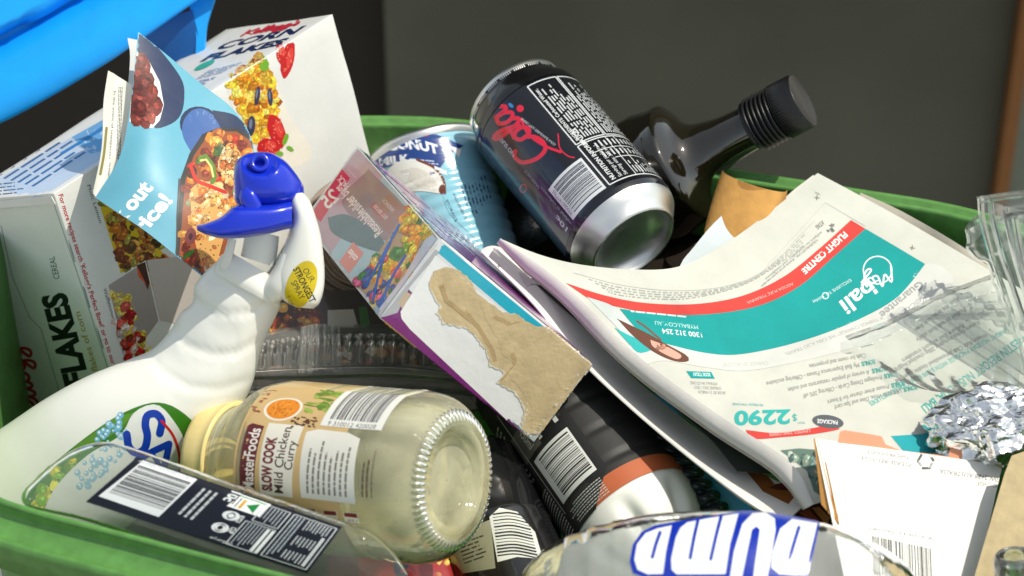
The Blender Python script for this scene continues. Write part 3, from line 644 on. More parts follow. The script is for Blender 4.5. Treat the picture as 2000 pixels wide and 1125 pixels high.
mb = MB(); loft(mb, [(470, 372, 486, 364, 392, 10), (468, 388, 500, 376, 394, 14), (476, 408, 512, 402, 392, 16), (490, 416, 508, 412, 388, 10)], 20, 30, pw=2.6); mb.build('thumb_tab', M_TRIG, st)
# ================================================================== SLIDER BAG BOX
bx = thing('slider_bag_box', 'purple and turquoise slider bag box with a torn brown patch on its white panel', 'cardboard box', (900, 600, 200))
M0 = (858, 465, 330)
pm = P(M0); sa = P((697, 285, -100)) - pm; sb = P((1157, 712, 180)) - pm; sc = P((742, 622, 309)) - pm
mb = MB(); wbox(mb, pm, sa, sb, sc, 1.3, lin((214, 216, 220)), 10, 1.4); ar = Art(mb, ray_map(mb), L=14); ar.pm = 1
def Q(x, y): return (600 + x / 1.94, 300 + y / 1.94)
F1 = [(697, 287), (856, 466), (742, 620), (583, 442)]
ar.poly([(699, 290), (855, 466), (742, 619), (586, 441)], (168, 196, 208))
ar.poly([(699, 290), (748, 345), (640, 505), (586, 441)], (188, 160, 172)); ar.poly([(668, 330), (684, 348), (626, 434), (612, 415)], (200, 50, 90)); ar.poly([(640, 370), (656, 388), (626, 434), (610, 415)], (206, 40, 70))
ar.poly([(720, 330), (800, 420), (765, 475), (668, 398)], (150, 132, 138), smooth=30); ar.poly([(640, 425), (680, 420), (740, 458), (752, 492), (700, 480), (650, 455)], (92, 120, 128), smooth=40)
ar.poly([(760, 378), (805, 425), (770, 470), (726, 420)], (160, 120, 116))
ar.text('25', (648, 414), (-16, -18), (-1, 0), (240, 236, 234)); ar.text('25', (664, 388), (-24, 22), (-16, -22), (240, 232, 226), bold=.02)
ar.text('PACK', (684, 362), (-18, -20), (-9, 9), (236, 220, 220), bold=.02); ar.text('medium', (696, 345), (-16, -18), (-5, 5), (220, 210, 214))
ar.text('Resealable', (748, 452), (-40, -46), (-15, 14), (236, 222, 220), bold=.02); ar.text('slider bags', (708, 404), (-42, -46), (-15, 14), (236, 222, 220), bold=.02)
ar.quad((757, 420), (-24, -26), (-10, 10), (176, 96, 104)); ar.text('BEST BEFORE', (758, 424), (-24, -26), (-6, 6), (230, 216, 214)); ar.text('SANDWICH', (772, 410), (-20, -22), (-6, 6), (230, 216, 214))
ar.poly([Q(175, 335), Q(215, 378), Q(160, 455), Q(122, 410)], (222, 140, 132)); ar.text('coles', (700, 503), (-14, -17), (-11, 10), (250, 244, 240), bold=.02)
veg = [(798, 400), (852, 462), (748, 606), (690, 552), (735, 500), (775, 440)]
ar.poly(veg, (180, 150, 120)); ar.blobs(veg, 60, [(234, 190, 60), (240, 150, 60), (206, 92, 84), (120, 150, 60), (236, 206, 120), (70, 120, 70)], (7, 17), .3, rot=-55)
ar.blobs([(690, 552), (720, 520), (770, 560), (748, 606)], 34, [(70, 90, 160), (60, 130, 70), (220, 90, 140), (236, 150, 60), (40, 60, 150)], (5, 13), .3, rot=-55)
for q in ([(770, 455), (745, 520), (730, 585)], [(792, 500), (765, 545), (742, 600)], [(780, 440), (748, 500), (716, 560)]): ar.stroke(q, 5, (30, 100, 190), smooth=14)
ar.blobs([(808, 395), (846, 440), (800, 500), (780, 450)], 20, [(120, 160, 50), (230, 200, 70), (236, 150, 50)], (6, 13), .3, rot=-50)
ar.poly([(853, 468), (742, 619), (735, 612), (790, 540), (830, 470), (846, 458)], (196, 200, 214))
# top long face: purple wood look
ar.poly([(860, 464), (700, 287), (716, 296), (996, 560), (1154, 708)], (134, 40, 138)); ar.poly([(704, 290), (740, 330), (800, 392), (850, 452), (858, 462), (700, 288)], (40, 140, 150))
for _ in range(90):
    t = rnd.uniform(0, .62); w = rnd.uniform(.06, .94); p = np.array([704, 291.]) + t * np.array([296, 244.]) + w * (1 - t) * np.array([150, 168.]) * .93
    L_ = rnd.uniform(10, 44); ar.stroke([p, p + np.array([L_, L_ * .86])], rnd.uniform(.6, 1.6), rnd.choice([(196, 170, 220), (170, 110, 190), (214, 206, 232), (110, 20, 110), (180, 80, 176)]))
# sticker face
ar.poly([(862, 468), (1156, 713), (1041, 867), (744, 620)], (226, 228, 232))
ar.poly([(744, 620), (793, 560), (812, 578), (782, 616), (792, 632), (1022, 846), (1041, 867)], (120, 26, 118))
ar.poly([(744, 620), (850, 486), (858, 492), (800, 560), (776, 610)], (176, 178, 184)); ar.poly([(778, 590), (792, 568), (802, 574), (786, 604)], (196, 176, 150))
ar.poly([(748, 624), (1041, 868), (1034, 866), (744, 626)], (190, 150, 60))
ar.poly([(868, 477), (1072, 646), (1056, 664), (856, 494), (862, 480)], (20, 176, 204))
ar.poly([(850, 498), (1052, 664), (1046, 720), (1022, 832), (996, 826), (800, 642), (784, 622), (782, 608), (792, 592)], (240, 241, 242))
mb.build('carton', [M_GLOSS, M_PHOTO], bx)
tb = MB(); art = Art(tb, ray_map(mb), L=7, h=.0003)
tz = [(460, 490), (480, 445), (520, 430), (570, 440), (620, 480), (640, 530), (700, 570), (740, 600), (800, 610), (850, 655), (910, 655), (1000, 730), (1078, 800), (1035, 878), (980, 970), (940, 1025), (890, 1065), (835, 1060), (815, 1040), (825, 960), (790, 900), (725, 870), (750, 825), (695, 800), (680, 740), (640, 690), (600, 655), (560, 650), (520, 640), (495, 600), (510, 580), (480, 540)]
def jag(pts, amp, n=5):
    o = []
    for i, p in enumerate(pts):
        q = pts[(i + 1) % len(pts)]
        for k in range(n):
            f = k / n; o.append((p[0] + (q[0] - p[0]) * f + rnd.uniform(-amp, amp), p[1] + (q[1] - p[1]) * f + rnd.uniform(-amp, amp)))
    return o
KR = (212, 190, 150)
art.poly(jag([Q(p[0] + (6 if i > 14 else -3) * -1, p[1] + 2) for i, p in enumerate(tz)], 2.6, 7), (232, 222, 200))
art.poly(jag([Q(*p) for p in tz], 1.2), KR)
art.st = 8e-5
art.poly(jag([Q(*p) for p in [(650, 560), (740, 610), (800, 620), (900, 670), (1060, 800), (970, 960), (890, 1050), (850, 1040), (850, 960), (800, 880), (770, 850), (790, 800), (740, 760), (720, 700), (680, 640)]], 1.6), (208, 186, 146))
for q in ([(590, 600), (640, 660), (690, 740), (705, 790)], [(700, 620), (760, 650), (800, 640)], [(730, 860), (780, 800), (770, 760)], [(500, 500), (520, 560), (570, 600), (620, 640)]):
    art.poly(jag([Q(*p) for p in q] + [Q(p[0] + 14, p[1] - 8) for p in q[::-1]], .8, 3), (190, 164, 122))
tb.build('torn_patch', M_KRAFT, bx)

# ================================================================== CANS
def can_profile(L, r, k):  # aluminium beverage can: A = top end, B = base
    return [(.002, r * .74), (.0015, r * .80), (0, r * .84), (.0012, r * .86), (.004, r * .85), (.006, r * .84), (.013, r * .985), (.017, r)]
kt = thing('drink_can', 'black and navy cola drink can tilted base down with a barcode and nutrition panel', 'drink can', (1120, 340, -180))
kA, kB = P((1006, 196, -330)), P((1240, 478, -85)); kL = np.linalg.norm(kB - kA); kr = 118 * K * 1.06
topp = [(.004, .0002), (.004, kr * .76), (.0005, kr * .78), (-.0008, kr * .83), (.0002, kr * .87), (.0025, kr * .87), (.004, kr * .86), (.0065, kr * .88), (.013, kr * .985), (.016, kr * .998), (.019, kr)]
mb = MB(); revolve(mb, kA, kB, [(.0195, kr), (.035, kr), (.06, kr), (.09, kr), (kL - .022, kr), (kL - .0155, kr * .998), (kL - .0125, kr * .975)], 160, lin((12, 14, 26)))
cm = MB(); cm.V, cm.N, cm.F, cm.C, cm.S, cm.M, cm.n = list(mb.V), list(mb.N), list(mb.F), list(mb.C), list(mb.S), list(mb.M), mb.n
rp_ = revolve(MB(), kA, kB, topp[5:], 160, lin((14, 14, 14))); mb.add(rp_.V[0], rp_.F, lin((18, 18, 20)))
ac = Art(mb, cyl_map(kA, kB, kr), L=2.0, h=3e-5); ap = Art(mb, ray_map(cm), L=7, h=6e-5)
e0, e90 = PX(kA), PX(kA + frame3(kA, kB)[3] * .03)
sg = 1 if e90[0] > e0[0] else -1          # +angle towards the upper right of the picture
def AC(a, s): return (a * sg, s)
mm = kL * 1000
ac.poly([AC(-100, 20), AC(180, 20), AC(180, mm - 16), AC(-100, mm - 16)], (10, 13, 20))
ac.poly([AC(-70, 20), AC(-5, 20), AC(-5, mm - 16), AC(-70, mm - 16)], (10, 26, 52))
def frame_(x0, a0, x1, a1, w=.7, col=(226, 230, 232)):
    p = [AC(a0, x0), AC(a1, x0), AC(a1, x1), AC(a0, x1)]
    for q in range(4):
        (u0, v0), (u1, v1) = p[q], p[(q + 1) % 4]
        if abs(u0 - u1) > abs(v0 - v1): ac.poly([(u0, v0 - w / 2), (u1, v1 - w / 2), (u1, v1 + w / 2), (u0, v0 + w / 2)], col)
        else: h = w * .85; ac.poly([(u0 - h, v0), (u0 + h, v0), (u1 + h, v1), (u1 - h, v1)], col)
m1, m2, m3 = 21, 73, mm - 19
ac.poly([AC(14, m1), AC(92, m1), AC(92, m3), AC(14, m3)], (20, 22, 28))
frame_(m1 + .5, 17, m2 - 1, 48); frame_(m1 + .5, 50, m2 - 1, 88); frame_(m2 + .5, 17, m3, 84)
# text on the can reads towards its top end; lines stack towards +angle
def ct_(t, a, s, ln, hh, col=(226, 230, 232), bold=.0): ac.text(t, AC(a, s), (0, -ln), (-hh * sg, 0), col, bold=bold)
ct_('NUTRITION INFORMATION', 26, m3 - 2, 42, 4.4, bold=.03)
ct_('Servings per package: 1', 33, m3 - 2, 26, 4); ct_('Serving size: 375 mL', 39, m3 - 2, 24, 4)
for j, w in ((46, 1), (56, 1)): ac.poly([AC(j, m3), AC(j + .8, m3), AC(j + .8, m2 + .5), AC(j, m2 + .5)], (226, 230, 232))
ac.poly([AC(40, m2 + 17), AC(84, m2 + 17), AC(84, m2 + 17.5), AC(40, m2 + 17.5)], (226, 230, 232)); ac.poly([AC(26, m2 + 9), AC(84, m2 + 9), AC(84, m2 + 9.5), AC(26, m2 + 9.5)], (226, 230, 232))
ac.greek(AC(48, m3 - 2), (0, -10), (34 * sg, 0), 9, (214, 218, 222), fill=.32, word=(1.5, 4)); ac.greek(AC(30, m2 + 15), (0, -5), (54 * sg, 0), 11, (214, 218, 222), fill=.36, word=(1, 4)); ac.greek(AC(30, m2 + 7), (0, -5), (54 * sg, 0), 11, (214, 218, 222), fill=.36, word=(1, 4))
ct_('INGREDIENTS: Carbonated Water,', 23, m2 - 3, 44, 3.6, bold=.02); ac.greek(AC(25, m2 - 3), (0, -44), (21 * sg, 0), 7, (214, 218, 222), fill=.45, word=(1, 6), dens=.8); ac.greek(AC(53, m2 - 3), (0, -44), (33 * sg, 0), 11, (214, 218, 222), fill=.45, word=(1, 6), dens=.8)
# barcode
b0, b1 = m2 + 8, mm - 18.5
ac.poly([AC(-30, b0), AC(13, b0), AC(13, b1), AC(-30, b1)], (224, 228, 232)); ac.bars(AC(-24, b0 + 2), (0, b1 - b0 - 4), (35 * sg, 0), (24, 34, 60), 26)
ac.text('9300601977765', AC(-25, b1 - 3), (0, -(b1 - b0) + 6), (-4 * sg, 0), (90, 100, 120))
ct_('10c', -40, mm - 19, 11, 5, (206, 210, 214), .02); ct_('refund at collection', -33, mm - 19, 30, 3, (150, 160, 170)); ct_('SA/NT/ACT', -35, mm - 50, 15, 3, (150, 160, 170))
ct_('NO SUGAR', -33, 48, 20, 4.4, (190, 196, 204), .02)
CRD = (226, 26, 62)
ap.script('Cola', (1072, 288), (-88, -84), (-44, 40), 8, CRD)
ap.stroke([(1018, 232), (1032, 262), (1062, 284), (1095, 297)], 5, CRD, smooth=16); ap.ell((1016, 212), 7, 7, CRD); ap.ell((998, 206), 6, 3.4, (60, 130, 200), 40)
ap.stroke([(1090, 262), (1094, 290), (1110, 305), (1122, 308)], 2.4, CRD, smooth=16); ap.text('COLA FLAVOURED SOFT DRINK', (1086, 282), (-66, -52), (-4, 3), (210, 214, 220)); ap.ring((1022, 368), 6, 8, 1.6, CRD, 20)
ap.ell((1032, 438), 6, 9, CRD, -20)
mb.build('printed_wall', M_CANP, kt)
mb = MB(); revolve(mb, kA, kB, topp[:7], 140, (.8, .8, .8)); mb.build('lid', M_ALU, kt)
mb = MB(); revolve(mb, kA, kB, [(kL - .0125, kr * .975), (kL - .0115, kr * .965), (kL - .007, kr * .87), (kL - .0045, kr * .80), (kL - .0015, kr * .765), (kL, kr * .735), (kL - .0006, kr * .70), (kL - .004, kr * .675), (kL - .0075, kr * .60), (kL - .0105, kr * .4), (kL - .012, .0003)], 140, (.8, .8, .8)); mb.build('base', M_ALU, kt)
# coconut milk tin
nt_ = thing('coconut_milk_tin', 'light blue and navy coconut milk tin behind the slider bag box', 'tin can', (860, 380, -350))
cA, cB = P((828, 300, -420)), P((893, 500, -350)); cL = np.linalg.norm(cB - cA); cr_ = 114 * K * 1.12
mb = MB(); revolve(mb, cA, cB, sprof([(0, cr_ * .985), (.003, cr_ * .985), (.006, cr_)], 6) + [(.006 + (cL + .03) * i / 130, cr_ + (.0003 * math.cos(i * .62) if 26 < i < 110 else 0)) for i in range(130)], 120, lin((150, 206, 226)))
base_ = MB(); base_.V, base_.N, base_.F, base_.n = list(mb.V), list(mb.N), list(mb.F), mb.n
ac = Art(mb, ray_map(base_), L=9, h=2.5e-4)
ac.poly([(700, 330), (735, 296), (790, 262), (850, 262), (905, 285), (880, 300), (858, 330), (846, 344), (780, 320), (700, 340)], (28, 66, 140)); ac.poly([(780, 272), (800, 262), (835, 260), (838, 266), (805, 270), (790, 276)], (190, 36, 30))
ac.text('COCONUT', (722, 310), (136, -8), (-4, -19), (240, 244, 248), bold=.05, bend=.8); ac.text('MILK', (742, 324), (60, -9), (-2, -15), (240, 244, 248), bold=.05)
ac.greek((800, 308), (60, 6), (0, 10), 2, (210, 220, 236), fill=.4); ac.poly([(858, 330), (930, 300), (975, 420), (975, 500), (900, 440), (870, 400)], (142, 206, 226), smooth=40)
ac.poly([(745, 345), (775, 318), (815, 312), (850, 330), (868, 360), (866, 378), (830, 374), (780, 372)], (242, 242, 236), smooth=30); ac.poly([(780, 334), (815, 328), (848, 350), (852, 372), (815, 366)], (226, 222, 212), smooth=24); ac.stroke([(815, 312), (848, 328), (866, 352), (869, 378)], 5, (120, 60, 36), smooth=20); ac.ell((864, 370), 7, 9, (110, 52, 30), 10)
for q in ([(876, 284), (900, 292), (896, 308)], [(848, 324), (872, 334), (874, 342), (850, 336)], [(784, 340), (800, 336), (796, 350)]): ac.poly(q, (244, 246, 246))
ac.text('INGREDIENTS', (884, 380), (24, 50), (4, -3), (40, 60, 100), bold=.02); ac.text('STORAGE', (870, 392), (20, 42), (4, -3), (40, 60, 100), bold=.02); ac.greek((898, 365), (18, 62), (50, -24), 8, (60, 90, 130), fill=.4, word=(2, 6))
mb.build('printed_wall', M_CANP, nt_)
mb = MB(); revolve(mb, cA, cB, [(.004, .0002), (.004, cr_ * .95), (0, cr_ * .955), (-.002, cr_ * .98), (-.002, cr_ * 1.01), (.0005, cr_ * 1.02), (.003, cr_ * .99)], 100); mb.build('rim', M_ALU, nt_)
# open tin lying with its ridged end towards us
ot = thing('food_tin', 'brown food tin with a ridged end between spray head and slider bag box', 'tin can', (715, 490, -120))
oB, oA = P((700, 490, -170)), P((714, 462, -260)); oL = np.linalg.norm(oB - oA); orr = 128 * K * 1.05
mb = MB(); revolve(mb, oA, oB, [(0, orr), (oL - .004, orr)], 100); mb.build('wall', M_TIN, ot)
pr = [(oL - .004, orr), (oL - .001, orr * 1.02), (oL, orr * 1.0), (oL - .001, orr * .965), (oL - .006, orr * .95)]
for i, rr in enumerate(np.linspace(.93, .40, 26)): pr.append((oL - .006 - .0011 * (1 + math.cos(i * 1.05)), orr * rr))
pr.append((oL - .006, .0002)); mb = MB(); revolve(mb, oA, oB, pr, 100); mb.build('ridged_end', M_TIN, ot)

# ================================================================== DARK BOTTLE
dt = thing('dark_bottle', 'near black glass sauce bottle with black screw cap behind the drink can', 'glass bottle', (1350, 300, -300))
dA, dB = P((1130, 424, -420)), P((1566, 197, -215)); dL = np.linalg.norm(dB - dA); u = K * 1.14
def sq(t, s):
    k = max(0, min(1, (.074 - s) / .02)); c_ = (abs(math.cos(t - .5)) ** 4 + abs(math.sin(t - .5)) ** 4) ** (-.25); return 1 + (c_ - 1) * .75 * k
mb = MB(); revolve(mb, dA, dB, sprof([(-.03, 100 * u), (0, 106 * u), (.055, 108 * u), (.066, 110 * u), (.0705, 112 * u), (.0725, 110 * u), (.0755, 94 * u), (.079, 72 * u), (.085, 56 * u), (.095, 47 * u), (.106, 42 * u), (dL - .014, 39 * u)], 90), 140, rad=sq); mb.build('glass', M_DARKGL, dt)
pr = []
for i in range(46): s_ = dL - .033 + i * .0004; pr.append((s_, (47 + 4.5 * math.sin(i * .9) - (4 if i < 4 else 0)) * u))
mb = MB(); revolve(mb, dA, dB, pr, 90); mb.build('neck_ring', M_BLACKP, dt)
mb = MB(); revolve(mb, dA, dB, [(dL - .0145, 48 * u), (dL - .014, 51 * u), (dL - .001, 51 * u), (dL + .0005, 49.5 * u), (dL + .001, 49 * u), (dL + .0004, 46 * u), (dL + .0004, .0002)], 240, rad=lambda t, s: 1 + (.018 * math.sin(t * 60) if dL - .0142 < s < dL else 0)); mb.build('cap', M_BLACKP, dt)

# ================================================================== KRAFT TUBE
rt_ = thing('kraft_tube', 'golden brown cardboard tube behind the top edge of the newspaper', 'cardboard tube', (1460, 400, -170))
mb = MB(); G = []
for j, f in enumerate(np.linspace(0, 1, 16)):
    row = []
    for t in np.linspace(-1.45, 1.6, 40):
        row.append((1474 + 64 * math.sin(t) + (-26 + 8 * f) * f * 1.2 + (14 * f * math.sin(t)), 352 + 120 * f + 9 * math.cos(t) * 1.2 + 20 * math.sin(t) + 0 * f, -210 + 62 * math.cos(t) + 60 * f))
    G.append(row)
sheet(mb, np.array(G), 2, lin((198, 150, 86))); ar = Art(mb, ray_map(mb), L=8); ar.poly([(1440, 352), (1462, 342), (1500, 352), (1512, 366), (1470, 372), (1446, 366)], (166, 120, 66), smooth=24)  # darker ellipse paints the shade at the tube's top
mb.build('tube_wall', M_KRAFT, rt_)
# ================================================================== NEWSPAPER
nw = thing('newspaper', 'folded newspaper with a turquoise holiday advertisement spread over the right side', 'newspaper', (1450, 700, 200))
NT = [(977, 466, 60), (1050, 496, 66), (1130, 516, 70), (1230, 526, 64), (1320, 522, 30), (1400, 486, -40), (1490, 424, -130), (1597, 338, -215)]
NRt = [(1597, 338, -215), (1680, 382, -190), (1760, 426, -160), (1930, 526, -60), (2120, 640, 20)]
NB = [(1588, 985, 440), (1660, 962, 420), (1800, 900, 330), (1980, 800, 200), (2120, 640, 20)]
NL = [(977, 466, 60), (1105, 562, 120), (1240, 694, 200), (1400, 812, 300), (1540, 905, 380), (1588, 985, 440)]
# u: along top/bottom, v: along left/right
def news(dx=0, dy=0, dz=0, sh=1.0, nu=90, nv=90, wav=6):
    T = [(x + dx, y + dy, z + dz) for x, y, z in NT]; B = [(x + dx * .6, y + dy * .6, z + dz) for x, y, z in NB]
    L_ = [T[0]] + [(x + dx, y + dy, z + dz) for x, y, z in NL[1:-1]] + [B[0]]; R_ = [T[-1]] + [(x + dx, y + dy, z + dz) for x, y, z in NRt[1:-1]] + [B[-1]]
    G = coons(T, R_, B, L_, nu, nv); uu = np.linspace(0, 1, nu)[None]; vv = np.linspace(0, 1, nv)[:, None]
    e = np.sin(uu * math.pi) * np.sin(vv * math.pi)
    G[:, :, 2] += e * (wav * np.sin(uu * 9 + vv * 4) + wav * .5 * np.sin(vv * 17 - uu * 6) - 18 * np.sin(vv * math.pi))
    for a_, b_, c_2, am, w in ((1, .35, .42, 5, .05), (.25, 1, .62, 5, .04), (-.6, 1, .15, 4, .03), (1, -.8, .25, 4, .04), (.1, 1, .30, -5, .03), (1, .05, .78, 6, .05), (.7, 1, 1.1, -4, .04)):
        dd = np.abs(a_ * uu + b_ * vv - c_2) / math.hypot(a_, b_); G[:, :, 2] += am * np.exp(-dd / w) * (.3 + .7 * e)
    return G
NPC = lin((209, 210, 201))
mb = MB(); sheet(mb, news(), 1.2, NPC); ar = Art(mb, ray_map(mb), L=8, h=1.4e-4)
TEAL = (36, 158, 156); CORAL = (212, 76, 70)
ar.poly([(1200, 690), (1240, 672), (1300, 672), (1380, 690), (1450, 692), (1560, 668), (1660, 630), (1740, 590), (1807, 516), (1862, 548), (1790, 620), (1700, 668), (1580, 702), (1460, 724), (1380, 718), (1300, 705), (1250, 712)], (214, 215, 210), smooth=160)
tealp = [(1210, 603), (1280, 613), (1380, 614), (1480, 598), (1560, 560), (1630, 500), (1690, 447), (1750, 482), (1807, 516), (1776, 556), (1740, 590), (1660, 632), (1560, 668), (1450, 692), (1380, 690), (1300, 672), (1262, 664), (1240, 640)]
ar.poly(list(map(tuple, crom(tealp[:7], 50))) + list(map(tuple, crom(tealp[6:9], 8)))[1:] + list(map(tuple, crom(tealp[8:], 60)))[1:], TEAL)
r1 = crom([(1105, 553), (1180, 577), (1260, 592), (1360, 594), (1450, 578), (1530, 541), (1600, 486), (1662, 430)], 60); r2 = crom([(1690, 447), (1630, 500), (1560, 560), (1480, 598), (1380, 614), (1280, 613), (1200, 598), (1150, 584)], 60)
ar.poly([tuple(p) for p in r1] + [tuple(p) for p in r2], CORAL)
# picture of a reclining woman beside the band
ar.poly([(1146, 580), (1200, 600), (1240, 640), (1262, 666), (1240, 680), (1205, 640)], (206, 214, 212), smooth=30); ar.poly([(1200, 640), (1240, 660), (1290, 672), (1250, 690), (1225, 668)], (60, 180, 178), smooth=24)
ar.poly([(1204, 622), (1224, 632), (1266, 652), (1300, 672), (1340, 694), (1344, 706), (1318, 706), (1280, 690), (1240, 660)], (110, 74, 62), smooth=50); ar.poly([(1270, 664), (1300, 676), (1330, 694), (1322, 702), (1294, 690), (1274, 676)], (214, 168, 150), smooth=30); ar.blobs([(1275, 662), (1300, 672), (1310, 690), (1285, 684)], 7, [(110, 70, 58), (170, 120, 104)], (3, 6), .4, rot=30)
ar.stroke([(1244, 628), (1262, 640), (1290, 664)], 4, (120, 90, 80), smooth=12)
def nt2(t, o, x, y, col, bold=0, shear=0, bend=0): ar.text(t, o, x, y, col, bold=bold, shear=shear, bend=bend)
nt2('FLIGHT CENTRE', (1648, 452), (-84, 76), (9, 9), (246, 240, 236), .04); nt2('AGODA PURE TYRANNA', (1548, 552), (-90, 38), (3, 5), (240, 190, 184))
nt2('bali', (1696, 545), (-58, 46), (20, 27), (240, 244, 242), .02); ar.ring((1714, 528), 28, 27, 2.4, (240, 244, 242), 0); ar.script('My', (1740, 520), (-56, 28), (10, 30), 3.6, (240, 244, 242)); nt2('EXCLUSIVE TO  holiday', (1660, 545), (-74, 44), (4, 5), (220, 238, 236)); ar.ring((1612, 578), 6, 6, 2, (220, 238, 236))
ar.stroke([(1704, 546), (1712, 556)], 2.4, (240, 244, 242)); ar.stroke([(1700, 554), (1716, 548)], 2.4, (240, 244, 242))
nt2('Guarantee', (1796, 548), (-80, 64), (11, 12), (160, 162, 162), .02); ar.script('lease', (1806, 574), (-60, 46), (8, 12), 1.6, (176, 176, 180)); nt2('IF THINGS CHANGE* WE CAN ALSO TRAVEL', (1722, 618), (-190, 72), (4, 6), (170, 172, 172))
nt2("CHANGE OF HOLIDAY", (1500, 706), (-90, 4), (0, 8), (184, 186, 184))
nt2('1300 312 254', (1370, 650), (-78, -8), (2, 10), (232, 240, 238), .02); nt2('MYBALI.COM.AU', (1362, 636), (-84, -9), (2, 8), (200, 232, 230)); ar.greek((1340, 622), (-120, -12), (0, -6), 1, (200, 232, 230), fill=.5)
for k in range(5):   # small print above the band
    p = crom([(1120 + 14 * k, 533 + 8 * k), (1220, 558 + 5 * k), (1330, 568 + 4 * k), (1430, 556 + 2 * k), (1500, 522 + 2 * k), (1590, 440 + 8 * k - 8)], 120)
    i = 4
    while i < 112:
        j = i + rnd.choice((1, 2, 2, 3)); ar.stroke(p[i:j + 1], 2.0, (176, 178, 172), cap=False) if k else None; i = j + 1
    if k == 0: ar.stroke(p, 1, (190, 190, 184))
ar.stroke([(1498, 520), (1612, 396), (1690, 442)], .9, (196, 196, 190)); nt2('*CRUMVALUED ONE . all prices are per person twin share', (1596, 466), (-110, 92), (3, 4), (170, 172, 168)); nt2('subject to availability and conditions', (1604, 452), (-110, 92), (3, 4), (176, 178, 172))
ar.text('ATAS', (1606, 430), (-14, 12), (6, 7), (150, 150, 146), bold=.03); ar.blobs([(1614, 440), (1628, 440), (1628, 452), (1614, 452)], 9, [(120, 120, 116)], (2, 4), .5)
for c in ((1596, 386), (1782, 484)): ar.stroke([(c[0] - 5, c[1]), (c[0] + 5, c[1] + 1)], 1.4, (110, 106, 90)); ar.stroke([(c[0], c[1] - 5), (c[0] - 1, c[1] + 5)], 1.4, (110, 106, 90))
ar.text('NEWS', (1600, 378), (-9, -4), (2, 4), (90, 90, 86))
# lower copy
nt2('WESTIN RESORT NUSA DUA, BALI', (1998, 652), (-200, 142), (12, 15), (70, 178, 172), .012); nt2('5 NIGHT HOLIDAY PACKAGE WITH $1590 BONUS VALUE INCLUDES', (1966, 640), (-270, 146), (6, 8), (90, 186, 180), .01)
ln = [('Kids eat breakfast free', 1870, 580, -84, 62), ('Buffet breakfast daily', 1884, 600, -96, 62), ('Return Bali airport transfers', 1880, 632, -120, 70), ('Return flights including 20kg checked baggage', 1910, 626, -168, 98), ('Westin Kids Club personalised double speedbed', 1926, 650, -178, 92)]
for t, x, y, dx, dy in ln: nt2(t, (x, y), (dx, dy), (5, 8), (146, 148, 146), .01); ar.ell((x + 8, y - 6), 1.6, 1.6, (130, 132, 130), n=8)
l2 = [('Cash for room and properties', 1690, 690, -110, 22, 0), ('BONUS  My Bali Experience Passes - Offering exclusive', 1708, 702, -212, 44, 1), ('BONUS  A variety of popular restaurants and outlet', 1728, 716, -190, 42, 1), ('BONUS  Privileges Dining Cards - Offering 20% off', 1752, 726, -184, 44, 1), ('BONUS  Private driver charter for 8 hours', 1766, 744, -150, 38, 1), ('BONUS  USD$200 Wine, Dine and Spa card', 1790, 752, -160, 40, 1)]
for t, x, y, dx, dy, b in l2:
    if b: nt2('BONUS', (x, y), (-26, 5.5), (2, 9), (60, 170, 165), .03); nt2(t[7:], (x - 31, y + 6.6), (dx + 31, dy - 6.6), (2, 9), (150, 152, 148))
    else: nt2(t, (x, y), (dx, dy), (2, 9), (150, 152, 148))
ar.poly([(1340, 725), (1389, 727), (1396, 740), (1350, 739)], TEAL); ar.text('BOOK TODAY', (1386, 729), (-34, -1), (2, 7), (220, 240, 238), bold=.03)
for k, t in enumerate(('MYBALI IN STORE', 'ONLINE 2022 / 2023', 'BOOK BY 31 MARCH')): ar.text(t, (1400 + 8 * k, 747 + 9 * k), (-52, -2), (1, 6), (170, 170, 166))
nt2('2290', (1544, 801), (-112, 3), (4, 28), (60, 178, 172), .035, .12); nt2('$', (1556, 810), (-9, 0), (1, 14), (60, 178, 172)); nt2('PER PERSON, TWIN SHARE', (1490, 789), (-60, -2), (1, 5), (120, 196, 190)); nt2('FROM', (1572, 824), (-14, 0), (0, 4), (120, 196, 190))
ar.poly([(1456, 840), (1520, 846), (1590, 836), (1612, 832), (1640, 838), (1590, 848), (1530, 854), (1472, 857)], CORAL, smooth=50); ar.text('LIMITED TIME OFFER', (1582, 838), (-80, 8), (0, 7), (240, 190, 184))
ar.ell((1617, 824), 31, 13, (96, 100, 106), 8); ar.text('PACKAGE', (1636, 822), (-40, -3), (0, 8), (226, 228, 230), bold=.03)
ar.poly([(1524, 880), (1560, 876), (1610, 880), (1640, 900), (1620, 980), (1590, 960), (1576, 920)], (104, 128, 118)); ar.blobs([(1530, 884), (1600, 884), (1610, 960), (1580, 930)], 40, [(86, 110, 106), (140, 156, 140), (160, 170, 160), (60, 80, 84)], (4, 10), .5)
ar.poly([(1740, 852), (1800, 848), (1900, 820), (1900, 900), (1780, 900)], (50, 168, 178))
for _ in range(0): pass
news_map = ray_map(mb); mb.build('front_page', M_PAPER, nw)
